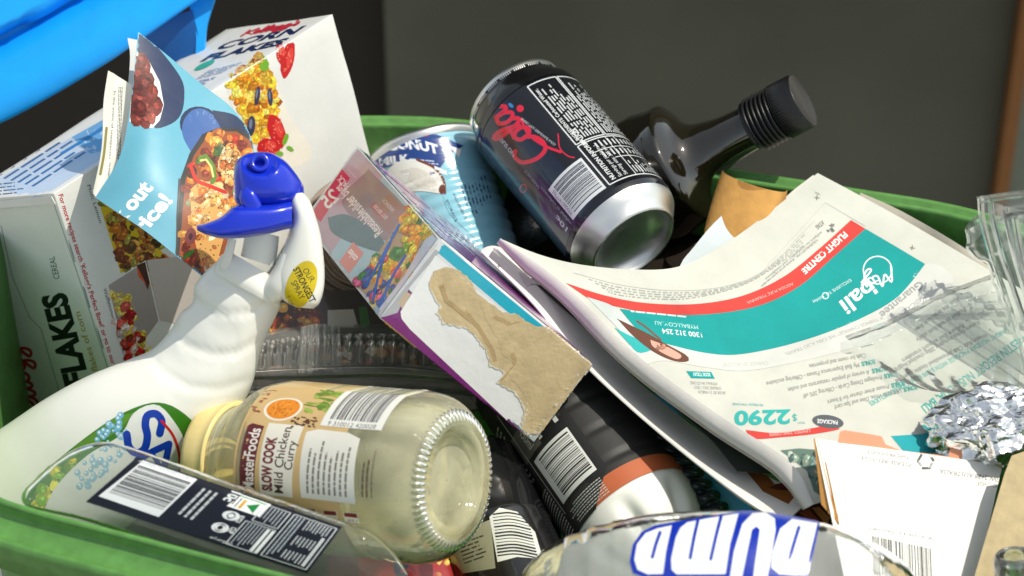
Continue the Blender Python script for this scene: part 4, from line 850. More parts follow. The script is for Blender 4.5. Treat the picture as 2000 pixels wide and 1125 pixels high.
# rolled fold along the left edge
mb = MB(); C_ = crom(np.array([(x, y, z) for x, y, z in NL]), 80); d_ = np.gradient(C_[:, :2], axis=0); d_ /= np.linalg.norm(d_, axis=1, keepdims=True); n_ = np.c_[-d_[:, 1], d_[:, 0]]
wd_ = np.interp(np.linspace(0, 1, 80), [0, .1, .5, .9, 1], [.35, .8, 1, 1.1, .7])
G = np.array([[(c[0] + n[0] * o * w, c[1] + n[1] * o * w, c[2] + dz) for c, n, w in zip(C_, n_, wd_)] for o, dz in ((-3, 1.5), (4, 1.5), (12, 0), (19, -3), (25, -9), (28, -18), (27, -30))])
sheet(mb, crom(np.zeros((2, 3)), 2)[None] if 0 else np.array([crom(G[:, i], 26) for i in range(80)]).transpose(1, 0, 2), 1.2, lin((232, 228, 224))); mb.build('fold', M_PAPER, nw)
for kk in range(4):      # stacked page edges under the fold
    G = np.array([[(c[0] + n[0] * o * w, c[1] + n[1] * o * w, c[2] + dz - 22 - 7 * kk) for c, n, w in zip(C_, n_, wd_)] for o, dz in ((2, 2), (14, 1), (25 + 2.6 * kk, -1))])
    mb = MB(); sheet(mb, G, 1.0, lin((206 + 6 * (kk % 2), 202, 194))); mb.build('page_edge', M_PAPER, nw)
# inner leaves under the fold: dark printed page, then the lower half of the paper
def leaf(e1, e2, name, col, th=1.2, n=60, m=12, sag=0, art=None, mat=None):
    e1 = crom(np.array(e1, float), n); e2 = crom(np.array(e2, float), n); v = np.linspace(0, 1, m)[:, None, None]
    G = (1 - v) * e1[None] + v * e2[None]; G[:, :, 2] -= sag * np.sin(v[:, :, 0] * math.pi)
    mb = MB(); sheet(mb, G, th, col)
    if art: art(Art(mb, ray_map(mb), L=10))
    return mb.build(name, mat or M_PAPER, nw)
E_in = [(982, 486, 44), (1105, 586, 100), (1240, 722, 180), (1400, 838, 275), (1530, 930, 350), (1574, 985, 400)]
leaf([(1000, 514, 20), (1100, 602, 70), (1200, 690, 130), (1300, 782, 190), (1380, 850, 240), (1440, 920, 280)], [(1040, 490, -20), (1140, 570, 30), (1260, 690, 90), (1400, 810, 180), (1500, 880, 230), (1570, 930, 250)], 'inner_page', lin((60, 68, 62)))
leaf([(940, 492, 34), (1040, 592, 92), (1120, 690, 136), (1250, 812, 210), (1400, 935, 314), (1500, 1004, 380), (1548, 1006, 400)], [(1010, 480, -10), (1100, 570, 30), (1190, 690, 60), (1300, 790, 90), (1420, 880, 150), (1500, 930, 240), (1586, 972, 340)], 'lower_page', lin((242, 238, 234)), 2.5, sag=6, art=lambda a: (a.stroke([(970, 520), (978, 520)], 1.2, (90, 90, 90)), a.stroke([(974, 516), (974, 524)], 1.2, (90, 90, 90)), a.poly([(1440, 900), (1500, 930), (1560, 960), (1540, 985), (1490, 960)], (150, 90, 40))))
leaf([(955, 500, 12), (1060, 608, 60), (1160, 720, 110), (1300, 850, 180), (1440, 970, 270), (1510, 1012, 320)], [(1010, 495, -20), (1110, 600, 10), (1200, 720, 40), (1330, 830, 90), (1460, 940, 170), (1540, 985, 270)], 'lower_page', lin((216, 212, 206)), 1.2, sag=10)
leaf([(938, 494, 20), (946, 484, 10), (966, 480, 0), (1000, 490, -10)], [(1030, 560, 60), (1040, 554, 50), (1060, 560, 40), (1100, 600, 20)], 'lower_page', lin((222, 212, 214)), 1.5, n=20)
# back leaves seen past the top edge
leaf([(1000, 500, 20), (1150, 530, 20), (1300, 536, 0), (1340, 500, -40), (1385, 446, -100), (1422, 409, -140)], [(1060, 520, 30), (1200, 560, 40), (1340, 560, 0), (1420, 510, -50), (1470, 460, -110), (1500, 420, -150)], 'back_page', lin((206, 216, 220)), m=16)
leaf([(1500, 424, -165), (1540, 380, -200), (1588, 342, -232)], [(1560, 470, -160), (1600, 420, -190), (1660, 380, -215)], 'back_page', lin((226, 226, 218)), n=20)
leaf([(1680, 376, -205), (1740, 402, -190), (1800, 434, -165), (1880, 482, -110), (1936, 524, -80)], [(1680, 400, -200), (1740, 430, -185), (1800, 466, -160), (1880, 510, -100), (1930, 560, -60)], 'back_page', lin((206, 200, 186)), n=40)

# ================================================================== JAR
jt = thing('sauce_jar', 'glass curry sauce jar with beige label and yellow lid lying on its side', 'glass jar', (650, 900, 350))
jA, jB = P((420, 893, 215)), P((893, 940, 500)); jL = np.linalg.norm(jB - jA); v_ = K * .90; R_ = 173 * v_
body = [(.006, 112 * v_), (.016, 112 * v_), (.019, 118 * v_), (.022, 122 * v_), (.034, 158 * v_), (.044, R_ * .985), (.05, R_), (.07, R_), (.11, R_), (jL - .034, R_), (jL - .024, R_ * 1.01), (jL - .014, R_ * .985), (jL - .007, R_ * .91), (jL - .0025, R_ * .79), (jL, R_ * .70), (jL - .001, R_ * .62), (jL - .005, R_ * .56), (jL - .006, R_ * .3), (jL - .006, .0003)]
mb = MB(); revolve(mb, jA, jB, sprof(body, 110), 128, (.8, .8, .8))
def jr(s): return float(np.interp(s, [p[0] for p in body[:14]], [p[1] for p in body[:14]]))
jg = mb.build('glass', M_GLASS, jt)
inn = MB(); revolve(inn, jA, jB, [(s_, max(r - .004, .0002)) for s_, r in sprof(body[3:-3], 60)] + [(jL - .010, R_ * .5), (jL - .0105, .0003)], 96); inn.build('inner_glass', M_GLASS2, jt)
mb = MB(); A, ax, e1, e2, L_ = frame3(jA, jB)
for i in range(64):
    t = 2 * math.pi * i / 64; n = e1 * math.cos(t) + e2 * math.sin(t)
    p0 = jA + ax * (jL - .0035) + n * (R_ * .83); p1 = jA + ax * (jL + .0008) + n * (R_ * .69)
    V = []; d = p1 - p0; dl = np.linalg.norm(d); d /= dl; sd_ = np.cross(d, n); sd_ /= np.linalg.norm(sd_); nn = np.cross(sd_, d)
    for f in np.linspace(0, 1, 9):
        rr = .0013 * math.sqrt(max(.02, 1 - (2 * f - 1) ** 2))
        for q in range(8): V.append(p0 + d * dl * f + (sd_ * math.cos(q * math.pi / 4) + nn * math.sin(q * math.pi / 4)) * rr)
    mb.add(np.array(V), quads(9, 8, True))
mb.build('base_beads', clear('bead glass', tint=(.93, .95, .88), fog=.25, fogcol=(.7, .7, .6), refl=.5, rough=.08), jt)
mb = MB(); revolve(mb, jA, jB, [(-.001, .0003), (-.001, 112 * v_), (.0005, 118 * v_), (.003, 121 * v_), (.009, 121 * v_), (.013, 120 * v_), (.0135, 122 * v_), (.0145, 120 * v_), (.0145, 113 * v_)], 120, rad=lambda t, s: 1 + (.004 * math.sin(t * 70) if .003 < s < .012 else 0)); mb.build('lid', M_LID, jt)
for s0 in (.017, .020):
    mb = MB(); revolve(mb, jA, jB, [(s0, 113 * v_), (s0 + .0007, 117 * v_), (s0 + .0014, 113 * v_)], 100); mb.build('thread_ring', M_GLASS, jt)
ls, le = .0435, jL - .056
lm = MB(); sgj = 1 if PX(jA + e2 * .03)[1] < PX(jA)[1] else -1      # +angle = up in the picture
aj = Art(lm, cyl_map(jA, jB, lambda s: jr(s)), L=2.2, h=1.2e-4)
_m = (lambda A, ax, e1, e2: (lambda pts, h: (A + ax * (np.asarray(pts)[:, 1:2] / 1000) + (np.cos(np.radians(pts[:, 0]))[:, None] * e1 + np.sin(np.radians(pts[:, 0]))[:, None] * e2) * np.array([[jr(x / 1000) + h] for x in pts[:, 1]]), np.cos(np.radians(pts[:, 0]))[:, None] * e1 + np.sin(np.radians(pts[:, 0]))[:, None] * e2, np.ones(len(pts), bool))))(A, ax, e1, e2)
def _jm(pts, h):
    p = np.array(pts, float); p[:, 0] = np.where(np.abs(p[:, 0]) > 90, p[:, 0], p[:, 0] * .70 + 2 * sgj); p[:, 1] = ls * 1000 + (p[:, 1] - ls * 1000) * 1.30
    return _m(p, h)
aj.m = _jm
def J(a, s): return (a * sgj, s)
def jp(pts, col): aj.poly([J(a, s) for a, s in pts], col)
S0, S1 = ls * 1000, le * 1000; SP = S1 - S0
jp([(-125, S0), (105, S0), (105, S1), (-125, S1)], (208, 176, 122))
jp([(-34, S0 + 3), (31, S0 + 3), (34, S0 + 5), (32, S0 + 11), (-31, S0 + 10.5), (-36, S0 + 9)], (98, 24, 34))
aj.text('MasterFoods', J(-31, S0 + 10), (60 * sgj, 0), (0, -5.4), (238, 230, 222), bold=.02)
jp([(-34, S0 + 13), (36, S0 + 12.5), (36, S0 + 29), (-34, S0 + 28)], (232, 228, 214))
aj.text('SLOW COOK', J(-30, S0 + 18.5), (52 * sgj, 0), (0, -4.6), (112, 24, 34), bold=.05); aj.text('Mild Chicken', J(-31, S0 + 23.8), (64 * sgj, 0), (0, -4.3), (66, 44, 38), bold=.01); aj.text('Curry', J(-8, S0 + 28), (28 * sgj, 0), (0, -4), (66, 44, 38), bold=.01)
jp([(-33, S0 + 32), (30, S0 + 31), (34, S0 + 36), (33, S0 + 50), (28, S0 + 56), (-34, S0 + 57)], (230, 228, 218))
aj.greek(J(-28, S0 + 34), (54 * sgj, 0), (0, 20), 8, (130, 124, 116), fill=.4, word=(3, 8), ragged=.35); aj.greek(J(-26, S0 + 59.5), (46 * sgj, 0), (0, 6), 3, (96, 76, 56), fill=.4)
ty = S0 + 9
aj.poly([tuple(J(54 + 15 * math.cos(t), S0 + 15.5 + 8.6 * math.sin(t))) for t in np.linspace(0, 2 * math.pi, 30)[:-1]], (236, 230, 214)); aj.poly([tuple(J(54 + 13 * math.cos(t), S0 + 15.5 + 7.4 * math.sin(t))) for t in np.linspace(0, 2 * math.pi, 30)[:-1]], (226, 136, 24))
for _ in range(60): aj.ell(J(54 + rnd.uniform(-9, 9), S0 + 15.5 + rnd.uniform(-5, 5)), 1.6, .7, rnd.choice([(236, 152, 40), (206, 116, 20)]), n=6, jit=.3)
for _ in range(46): aj.ell(J(rnd.uniform(52, 88), S0 + rnd.uniform(26, 38)), rnd.uniform(2, 4), rnd.uniform(.8, 1.8), rnd.choice([(120, 150, 50), (150, 176, 70), (96, 130, 40)]), rnd.uniform(0, 90), 8, .3)
for _ in range(26): aj.ell(J(rnd.uniform(34, 46), S0 + rnd.uniform(22, 34)), 1.2, .8, (84, 44, 30), rnd.uniform(0, 90), 6, .3)
for _ in range(14): aj.ell(J(rnd.uniform(44, 84), S0 + rnd.uniform(1, 5)), 1.6, 1, (140, 70, 40), rnd.uniform(0, 90), 6, .3)
jp([(38, S0 + 36), (96, S0 + 36), (96, S0 + 64), (38, S0 + 64)], (232, 232, 226)); aj.bars(J(46, S0 + 39), (0, 22), (46 * sgj, 0), (34, 36, 50), 24); aj.text('9 310012 420028', J(39, S0 + 39), (0, 22), (5 * sgj, 0), (60, 60, 66))
for k in range(4):
    s_ = S0 + 22 + k * 9.5; jp([(-54, s_), (-44, s_), (-43, s_ + 6.5), (-54, s_ + 6.5)], (232, 226, 212)); jp([(-48, s_ + .3), (-44, s_ + .3), (-43.4, s_ + 6.2), (-48, s_ + 6.2)], (120, 28, 34)); aj.text(('4%', '7%', '10%', '19%')[k], J(-53.5, s_ + 5.6), (0 * sgj, -4.8), (3.6 * sgj, 0), (120, 40, 40))
lm.build('label', M_MATTE, jt)

# ================================================================== FLAT CLEAR BOTTLE WITH BLACK LABEL
ft = thing('juice_bottle', 'squarish clear plastic bottle with a long black barcode label in the bottom left corner', 'plastic bottle', (420, 1040, 560))
TL, TR, BR, BLc = (np.array(q, float) for q in ((268, 893, 572), (668, 1030, 622), (600, 1120, 640), (168, 980, 585)))
fx = (TR - TL) / np.linalg.norm((TR - TL)[:2]); fy = (BLc - TL) / np.linalg.norm((BLc - TL)[:2])
# body outline (length along the label direction), slab-like with rounded corners, 60 mm thick going down
mb = MB()
def fb(s, w0, w1, z, d):  # section at distance s along the label from its left end
    p = TL + fx * s; a = p + fy * w0; b = p + fy * w1; return (a[0], a[1], b[0], b[1], (a[2] + b[2]) / 2 + z, d)
loft(mb, [fb(-116, 80, 130, -60, 16), fb(-110, 40, 160, -56, 34), fb(-94, 8, 180, -54, 46), fb(-70, -10, 188, -52, 50), fb(-30, -16, 182, -52, 50), fb(60, -16, 172, -52, 50), fb(300, -14, 170, -52, 50), fb(430, -14, 170, -52, 50), fb(480, -10, 170, -54, 50), fb(540, 14, 160, -66, 44), fb(600, 50, 140, -70, 36)], 70, 96, (.8, .8, .8), pw=3.4)
fbd = mb; mb.build('clear_body', M_PET, ft)
lb = MB(); ar = Art(lb, ray_map(mb), L=12, h=3e-4)
def Lq(u, v): 
    p = (1 - u) * (1 - v) * TL + u * (1 - v) * TR + u * v * BR + (1 - u) * v * BLc; return (p[0], p[1])
_put = ar.put
def lput(V, T, col, step=None):
    return _put(np.array([Lq(x, y) for x, y in np.asarray(V, float)]), T, col, step)
al = Art(lb, lambda pts, h: ray_l(np.array([Lq(x, y) for x, y in pts]), h), L=.03, h=3e-4); ray_l = ray_map(mb)
al.poly([(0, 0), (1, 0), (1, 1), (0, 1)], (14, 18, 32))
W2 = (226, 230, 232)
al.poly([(.035, .02), (.30, .03), (.30, .86), (.02, .84)], W2); al.bars((.04, .12), (0, .62), (.25, 0), (20, 22, 30), 24)
al.text('4088700081181', (.02, .08), (.26, 0), (0, -.06), (180, 186, 190))
al.text('10c', (.47, .02), (-.005, .2), (.05, 0), W2, bold=.03)
al.greek((.345, .14), (0, .8), (.09, 0), 3, (190, 196, 200), fill=.4)
al.poly([(.52, .03), (.66, .03), (.66, .30), (.50, .30)], (244, 246, 244)); al.poly([(.515, .05), (.65, .05), (.65, .07), (.515, .07)], (30, 130, 60)); al.poly([(.62, .08), (.62, .28), (.57, .18)], (20, 130, 60)); al.poly([(.545, .1), (.56, .1), (.56, .27), (.545, .27)], (214, 160, 40)); al.greek((.505, .09), (0, .19), (.035, 0), 2, (60, 60, 60), fill=.4)
al.ring((.55, .44), .028, .075, .02, W2); al.ell((.55, .44), .014, .04, W2); al.ring((.55, .7), .03, .085, .014, W2); al.ring((.55, .7), .017, .05, .012, W2)
al.text('CUP', (.59, .62), (0, .12), (.025, 0), W2, bold=.03); al.text('BOTTLE', (.585, .38), (0, .14), (.02, 0), W2, bold=.03); al.text('arl.org.au', (.545, .93), (.1, 0), (0, -.05), W2)
def bxo(u0, v0, u1, v1, w=.005):
    for a, b in (((u0, v0), (u1, v0)), ((u1, v0), (u1, v1)), ((u1, v1), (u0, v1)), ((u0, v1), (u0, v0))): al.stroke([a, b], w * (1 if a[1] != b[1] else 2.2), (200, 206, 210), cap=False)
bxo(.64, .06, .76, .40); al.greek((.65, .08), (0, .30), (.10, 0), 6, (170, 178, 186), fill=.35, word=(2, 6)); bxo(.62, .44, .76, .94); al.greek((.63, .46), (0, .45), (.09, 0), 6, (170, 178, 186), fill=.35, word=(2, 6))
al.poly([(.725, .46), (.74, .46), (.74, .93), (.725, .93)], W2); al.poly([(.748, .46), (.763, .46), (.763, .93), (.748, .93)], W2)
bxo(.78, .06, .985, .94); al.greek((.79, .08), (0, .84), (.05, 0), 3, (170, 178, 186), fill=.4); al.greek((.85, .08), (0, .22), (.12, 0), 8, (190, 196, 200), fill=.4, word=(2, 5)); al.greek((.85, .4), (0, .2), (.10, 0), 6, (190, 196, 200), fill=.4, word=(2, 5)); al.greek((.85, .7), (0, .2), (.10, 0), 6, (190, 196, 200), fill=.4, word=(2, 5)); al.poly([(.955, .3), (.97, .3), (.97, .9), (.955, .9)], (200, 206, 210))
lb.build('black_label', M_FILM, ft)
# ================================================================== BLACK BOTTLE, WHITE BASE
kt2 = thing('black_bottle', 'black wrapped bottle with an orange brown band and white petal base', 'plastic bottle', (1150, 900, 60))
bA, bB = P((1062, 762, -40)), P((1310, 1112, 190)); bL = np.linalg.norm(bB - bA); br = 131 * K
prf = []
for i in range(150):
    s = -.02 + (bL - .018) * i / 149; prf.append((s, br * (1 - .022 * max(0, math.sin((s - .03) * 330)) ** 3 * (1 if s < bL - .045 else 0))))
mb = MB(); nb = len(prf); revolve(mb, bA, bB, prf, 120, col=[(.1, .1, .1)] * 1, cols=[lin((34, 34, 34)) if prf[i][0] < bL - .049 else lin((190, 98, 56)) for i in range(nb)])
rm = MB(); rm.V, rm.N, rm.F, rm.n = list(mb.V), list(mb.N), list(mb.F), mb.n
eb = frame3(bA, bB)[3]; sgb = 1 if PX(bA + eb * .03)[0] < PX(bA)[0] else -1     # +angle = lower left
ab = Art(mb, cyl_map(bA, bB, br), L=2.4, h=1.2e-4)
def Bq(a, s): return (a * sgb, s)
bm_ = bL * 1000
ab.poly([Bq(-6, 10), Bq(120, 10), Bq(120, bm_ - 37), Bq(22, bm_ - 37), Bq(-6, bm_ - 52)], (18, 18, 18))
ab.poly([Bq(2, bm_ - 84), Bq(46, bm_ - 84), Bq(46, bm_ - 54), Bq(2, bm_ - 54)], (228, 230, 226)); ab.bars(Bq(4, bm_ - 82), (0, 26), (36 * sgb, 0), (30, 30, 30), 22); ab.text('9 300657 150459', Bq(1, bm_ - 83), (0, 28), (0, 0), (40, 40, 40))
ab.poly([Bq(0, bm_ - 108), Bq(46, bm_ - 108), Bq(46, bm_ - 92), Bq(0, bm_ - 92)], (44, 44, 42)); ab.poly([Bq(28, bm_ - 104), Bq(56, bm_ - 104), Bq(56, bm_ - 87), Bq(28, bm_ - 87)], (96, 94, 86)); ab.text('450ml', Bq(42, bm_ - 102), (0, 12), (-8 * sgb, 0), (220, 220, 214)); ab.greek(Bq(3, bm_ - 106), (0, 18), (26 * sgb, 0), 4, (214, 214, 208), fill=.6, word=(2, 5))
ab.greek(Bq(2, bm_ - 52), (0, 11), (48 * sgb, 0), 1, (40, 40, 40)); ab.greek(Bq(4, bm_ - 50), (44 * sgb, 0), (0, 11), 7, (196, 198, 194), fill=.35, word=(2, 5)); ab.greek(Bq(54, bm_ - 70), (40 * sgb, 0), (0, 30), 14, (190, 192, 188), fill=.35, word=(2, 5)); ab.greek(Bq(60, bm_ - 118), (30 * sgb, 0), (0, 40), 12, (180, 182, 178), fill=.35, word=(2, 5))
for a0 in (51,): ab.stroke([Bq(a0, s) for s in np.linspace(bm_ - 120, bm_ - 50, 30)], .7, (200, 204, 204), cap=False)
mb.build('wrapper', M_MATTE, kt2)
pr = sprof([(bL - .040, br * .985), (bL - .030, br * .96), (bL - .018, br * .86), (bL - .008, br * .66), (bL - .002, br * .5), (bL - .004, br * .3), (bL - .008, .0003)], 50)
mb = MB(); revolve(mb, bA, bB, pr, 150, rad=lambda t, s: 1 - .17 * max(0, min(1, (s - bL + .036) / .014)) * abs(math.cos(t * 3.5)) ** 9, col=lin((236, 236, 232))); mb.build('petal_base', M_WHITEP, kt2)

# ================================================================== SMALL TIN WITH BARCODE
tt = thing('barcode_tin', 'black tin with a striped barcode label partly under the glass jar', 'tin can', (960, 1070, 200))
tA, tB = P((935, 985, 90)), P((1010, 1150, 220)); tr = 112 * K; tL = np.linalg.norm(tB - tA)
mb = MB(); revolve(mb, tA, tB, [(-.02, tr), (tL * .2, tr), (tL * .45, tr), (tL * .47, tr * 1.02), (tL * .5, tr), (tL + .02, tr)], 110, lin((24, 24, 26)), capa=True); rmm = ray_map(mb); at_ = Art(mb, rmm, L=8, h=1.6e-4)
cv = [(975, 985), (1010, 1000), (1045, 1040), (1064, 1090), (1040, 1092), (1000, 1085), (955, 1085), (948, 1040), (955, 1000)]
at_.poly([(880, 1045), (958, 1015), (968, 1110), (905, 1120), (880, 1090)], (150, 150, 124)); at_.greek((895, 1060), (50, -18), (14, 44), 6, (60, 60, 50), fill=.4)
at_.poly([(956, 1010), (975, 992), (1010, 1000), (1045, 1040), (1060, 1092), (1010, 1088), (972, 1098)], (222, 224, 216))
for k in range(14):
    y = 1004 + k * 6.2; at_.stroke([(962 + k * .8, y + 1), (995 + k, y - 2), (1030 + k * 1.6, y + 6)], rnd.choice((1.4, 2.4, 3.2)), (44, 46, 44), smooth=14, cap=False)
mb.build('tin_wall', M_CANP, tt)

# ================================================================== DARK RIBBED TRAYS
def ribtray(name, label, e1, e2, depth, n, amp, mat, z, taper=0):
    """long corrugated plastic edge: ribs run across from edge line e1 to edge line e2"""
    t = thing(name, label, 'plastic tray', (*e1[len(e1) // 2], z))
    N_ = n * 10; a = crom(np.array(e1, float), N_); b = crom(np.array(e2, float), N_); G = []
    for j, f in enumerate(np.linspace(0, 1, 14)):
        ph = np.arange(N_) / N_ * n * 2 * math.pi; w = amp * (np.abs(np.sin(ph / 2)) ** .7)
        q = a * (1 - f) + b * f; d = (b - a) / np.linalg.norm(b - a, axis=1, keepdims=True)
        zz = (a[:, 2] if a.shape[1] > 2 else z) + depth * math.sin(f * math.pi) + w * math.sin(f * math.pi * .9 + .3)
        q2 = q[:, :2] + d[:, :2] * (w[:, None] * (f - .2) * .8); G.append(np.c_[q2, zz])
    mb = MB(); sheet(mb, np.array(G), 1.2, lin((30, 30, 32))); mb.build('ribbed_wall', mat, t); return t
M_TRAY = solid('smoky ribbed plastic', (.022, .030, .040), .10, bump=(60, .0006), coat=.5)
t = ribtray('ribbed_tray', 'smoky black ribbed plastic tray with blue lining beside the black bottle and newspaper', [(1160, 735, 20), (1230, 820, 60), (1310, 925, 110), (1385, 1015, 150)], [(1236, 756, -10), (1304, 842, 30), (1362, 920, 76), (1418, 998, 120)], 14, 11, 22, M_TRAY, 60)
mb = MB(); sheet(mb, coons([(1130, 700, -40), (1300, 780, -10)], [(1300, 780, -10), (1372, 860, 40), (1480, 1010, 110)], [(1330, 1050, 80), (1480, 1010, 110)], [(1130, 700, -40), (1240, 900, 20), (1330, 1050, 80)], 20, 20), 2); mb.build('blue_lining', solid('blue lining film', (.05, .50, .92), .3, coat=.4), t)
t2 = ribtray('ribbed_tray', 'narrow black ribbed plastic tray edge between the glass jar and the black bottle', [(985, 850, -10), (1000, 940, 40), (1040, 1050, 90), (1062, 1120, 120)], [(1028, 850, -10), (1036, 930, 30), (1076, 1040, 80), (1100, 1120, 110)], 6, 15, 12, M_TRAY, 40)
mb = MB(); sheet(mb, coons([(955, 850, -70), (1060, 850, -70)], [(1060, 850, -70), (1120, 1180, 40)], [(900, 1180, 40), (1120, 1180, 40)], [(955, 850, -70), (900, 1180, 40)], 8, 8), 2); mb.build('tray_floor', M_TRAY, t2)

# ================================================================== FRONT WATER BOTTLE
wt = thing('water_bottle', 'clear crumpled water bottle with big white and blue letters, bottom centre', 'plastic bottle', (1400, 1150, 700))
mb = MB()
loft(mb, [(1008, 1150, 1012, 1320, 600, 40), (1018, 1124, 1030, 1360, 620, 90), (1048, 1088, 1060, 1390, 650, 125), (1090, 1056, 1100, 1400, 680, 145), (1150, 1032, 1150, 1400, 690, 150), (1250, 1008, 1240, 1395, 700, 150), (1340, 999, 1330, 1390, 705, 150), (1420, 997, 1420, 1390, 706, 150), (1500, 1002, 1500, 1390, 704, 150), (1600, 1020, 1590, 1390, 695, 148), (1680, 1044, 1660, 1385, 680, 140), (1740, 1078, 1720, 1375, 660, 125), (1790, 1128, 1760, 1350, 640, 90), (1812, 1180, 1800, 1300, 630, 40)], 130, 96, (.8, .8, .8))
from mathutils import noise as _ns
V = mb.V[0]; cen = P((1400, 1195, 700))
for i, v in enumerate(V):
    q = PX(v); x = q[0]; rib = (2.2 * math.sin((x - 1090) / 8.5)) if 1060 < x < 1200 else 0; amp = 5 if (x < 1220 or x > 1605) else 1.2
    V[i] = v + (v - cen) / np.linalg.norm(v - cen) * K * (_ns.noise(Vector(v) * 45) * amp + rib)
mb.build('clear_body', M_PET2, wt)
lb = MB(); ar = Art(lb, ray_map(mb), L=6, h=3.5e-4, step=9e-5)
PB, PW = (20, 50, 172), (238, 242, 240)
def Z8(p): return [(940 + x / 2.647, 700 + y / 2.647) for x, y in p]
ar.poly(Z8([(1752, 845), (1600, 815), (1450, 783), (1380, 786), (1300, 800), (1060, 838), (900, 866), (830, 900), (785, 965), (768, 1050), (785, 1112), (850, 1134), (1260, 1134), (1684, 1136)]), PB)
ar.poly(Z8([(985, 868), (955, 1000), (940, 1116), (860, 1118), (808, 1094), (792, 1042), (806, 964), (850, 908), (910, 884)]), PW)
ar.poly(Z8([(1066, 852), (1180, 830), (1330, 806), (1286, 960), (1262, 1116), (1010, 1118), (984, 1094), (982, 1040), (1006, 930), (1030, 880)]), PW)
ar.poly(Z8([(1282, 1150), (1306, 1000), (1350, 860), (1402, 806), (1466, 800), (1516, 832), (1520, 890), (1476, 1150), (1402, 1150), (1440, 890), (1422, 872), (1398, 890), (1344, 1150)]), PW)
ar.poly(Z8([(1736, 858), (1670, 1120), (1540, 1118), (1500, 1084), (1506, 1000), (1544, 886), (1606, 836)]), PW)
for q in ([(925, 905), (905, 960), (885, 1030)], [(1120, 845), (1100, 930), (1080, 1034)], [(1240, 822), (1214, 920), (1186, 1040)], [(1640, 880), (1618, 950), (1590, 1044)]): ar.stroke(Z8(q), 6.5, PB, smooth=10)
lb.build('printed_letters', M_FILM, wt)

# ================================================================== WHITE CARTON, KRAFT SHEET, BOTTLE NECK, FOIL
wc = thing('flattened_carton', 'open white carton with orange inner flaps, recycling print and a barcode at the lower right', 'carton', (1750, 1000, 420))
WCt = lin((244, 244, 240))
def flat(pts, z, th, col, name, mat, par, art=None, n=12, bow=0):
    G = coons([(*pts[0], z[0]), (*pts[1], z[1])], [(*pts[1], z[1]), (*pts[2], z[2])], [(*pts[3], z[3]), (*pts[2], z[2])], [(*pts[0], z[0]), (*pts[3], z[3])], n, n)
    b = np.sin(np.linspace(0, math.pi, n)); G[:, :, 2] += bow * np.outer(b, b)
    mb = MB(); sheet(mb, G, th, col)
    if art: a = Art(mb, ray_map(mb), L=16); art(a)
    return mb.build(name, mat, par)
def wart(a):
    a.text('PLEASE RECYCLE', (1779, 905), (-98, -14), (-1, 8), (120, 120, 116), bold=.01); a.text('THIS PRODUCT', (1777, 890), (-84, -12), (-1, 8), (120, 120, 116), bold=.01)
    a.text('NSW 2128 AUSTRALIA', (1962, 934), (-126, -18), (-2, 9), (110, 110, 106), bold=.01); a.text('STORAGE', (1960, 947), (-52, -6), (-1, 8), (110, 110, 106))
    c = np.array([1808, 901.])
    for k in range(3):
        t = math.radians(90 + 120 * k); u_ = np.array([math.cos(t), math.sin(t)]) * 15; w_ = np.array([-math.sin(t), math.cos(t)]) * 8
        p1 = c + u_ * .9 - w_; p2 = c + u_ * .9 + w_; a.stroke([c + u_ * .2 - w_ * 1.6, p1, p2], 5.5, (60, 70, 60), cap=False)
        for s in (-1.6, 0, 1.6): a.stroke([c + u_ * .2 - w_ * 1.5 + w_ * .2 * s, p1 + w_ * .2 * s], 1, (230, 230, 226), cap=False)
    a.bars((1702, 1046), (118, 26), (3, 76), (40, 40, 40), 30); a.text('9 310631 761787', (1822, 1049), (-126, -20), (-1, 6), (90, 90, 88))
    a.stroke([(1638, 940), (1637, 1025)], 1.4, (180, 176, 170))
flat([(1592, 857), (1958, 908), (1880, 1250), (1660, 1180)], [430, 330, 560, 640], 2.2, WCt, 'front_panel', M_CARD, wc, wart, bow=8)
flat([(1589, 856), (1596, 858), (1636, 1022), (1604, 985)], [428, 430, 536, 500], 1.5, lin((206, 150, 84)), 'side_flap', M_KRAFT, wc); flat([(1604, 905), (1612, 902), (1640, 1025), (1618, 1002)], [440, 458, 540, 520], 1.5, lin((196, 140, 80)), 'side_flap', M_KRAFT, wc)
OR = lin((246, 166, 130))
G = [(1636, 866), (1640, 843), (1650, 840), (1700, 848), (1722, 852), (1730, 868), (1760, 880), (1830, 888), (1852, 892), (1856, 876), (1866, 870), (1900, 874), (1918, 880), (1930, 895), (1956, 907), (1956, 925), (1700, 888), (1636, 880)]
def polyplate(pts, zf, th, col, name, mat, par):
    T = tessellate_polygon([[Vector((x, y, 0)) for x, y in pts]]); V = [(x, y, zf(x, y)) for x, y in pts]; n = len(V); Vb = [(x, y, z - th) for x, y, z in V]
    mb = MB(); mb.add(P(np.array(V + Vb)), [tuple(t) for t in T] + [tuple(i + n for i in t[::-1]) for t in T] + [(i, (i + 1) % n, n + (i + 1) % n, n + i) for i in range(n)], col, False)
    return mb.build(name, mat, par)
polyplate(G, lambda x, y: 418 - (x - 1640) * .29, 2, OR, 'inner_flap', M_MATTE, wc)
kf = polyplate([(1962, 925), (1976, 890), (2040, 868), (2100, 860), (2100, 1250), (1890, 1250), (1902, 1130), (1940, 1000)], lambda x, y: 420 + (y - 900) * .62, 3, lin((196, 178, 140)), 'kraft_sheet', M_KRAFT, None)
tag(kf, 'stiff grey brown cardboard sheet at the bottom right corner beside the white carton', 'cardboard')
stn = MB(); 
gt = thing('small_glass_bottle', 'mouth of a small clear glass bottle in the bottom right corner', 'glass bottle', (1985, 1120, 640))
gA, gB = P((1990, 1200, 600)), P((1981, 1082, 640)); gl = np.linalg.norm(gB - gA)
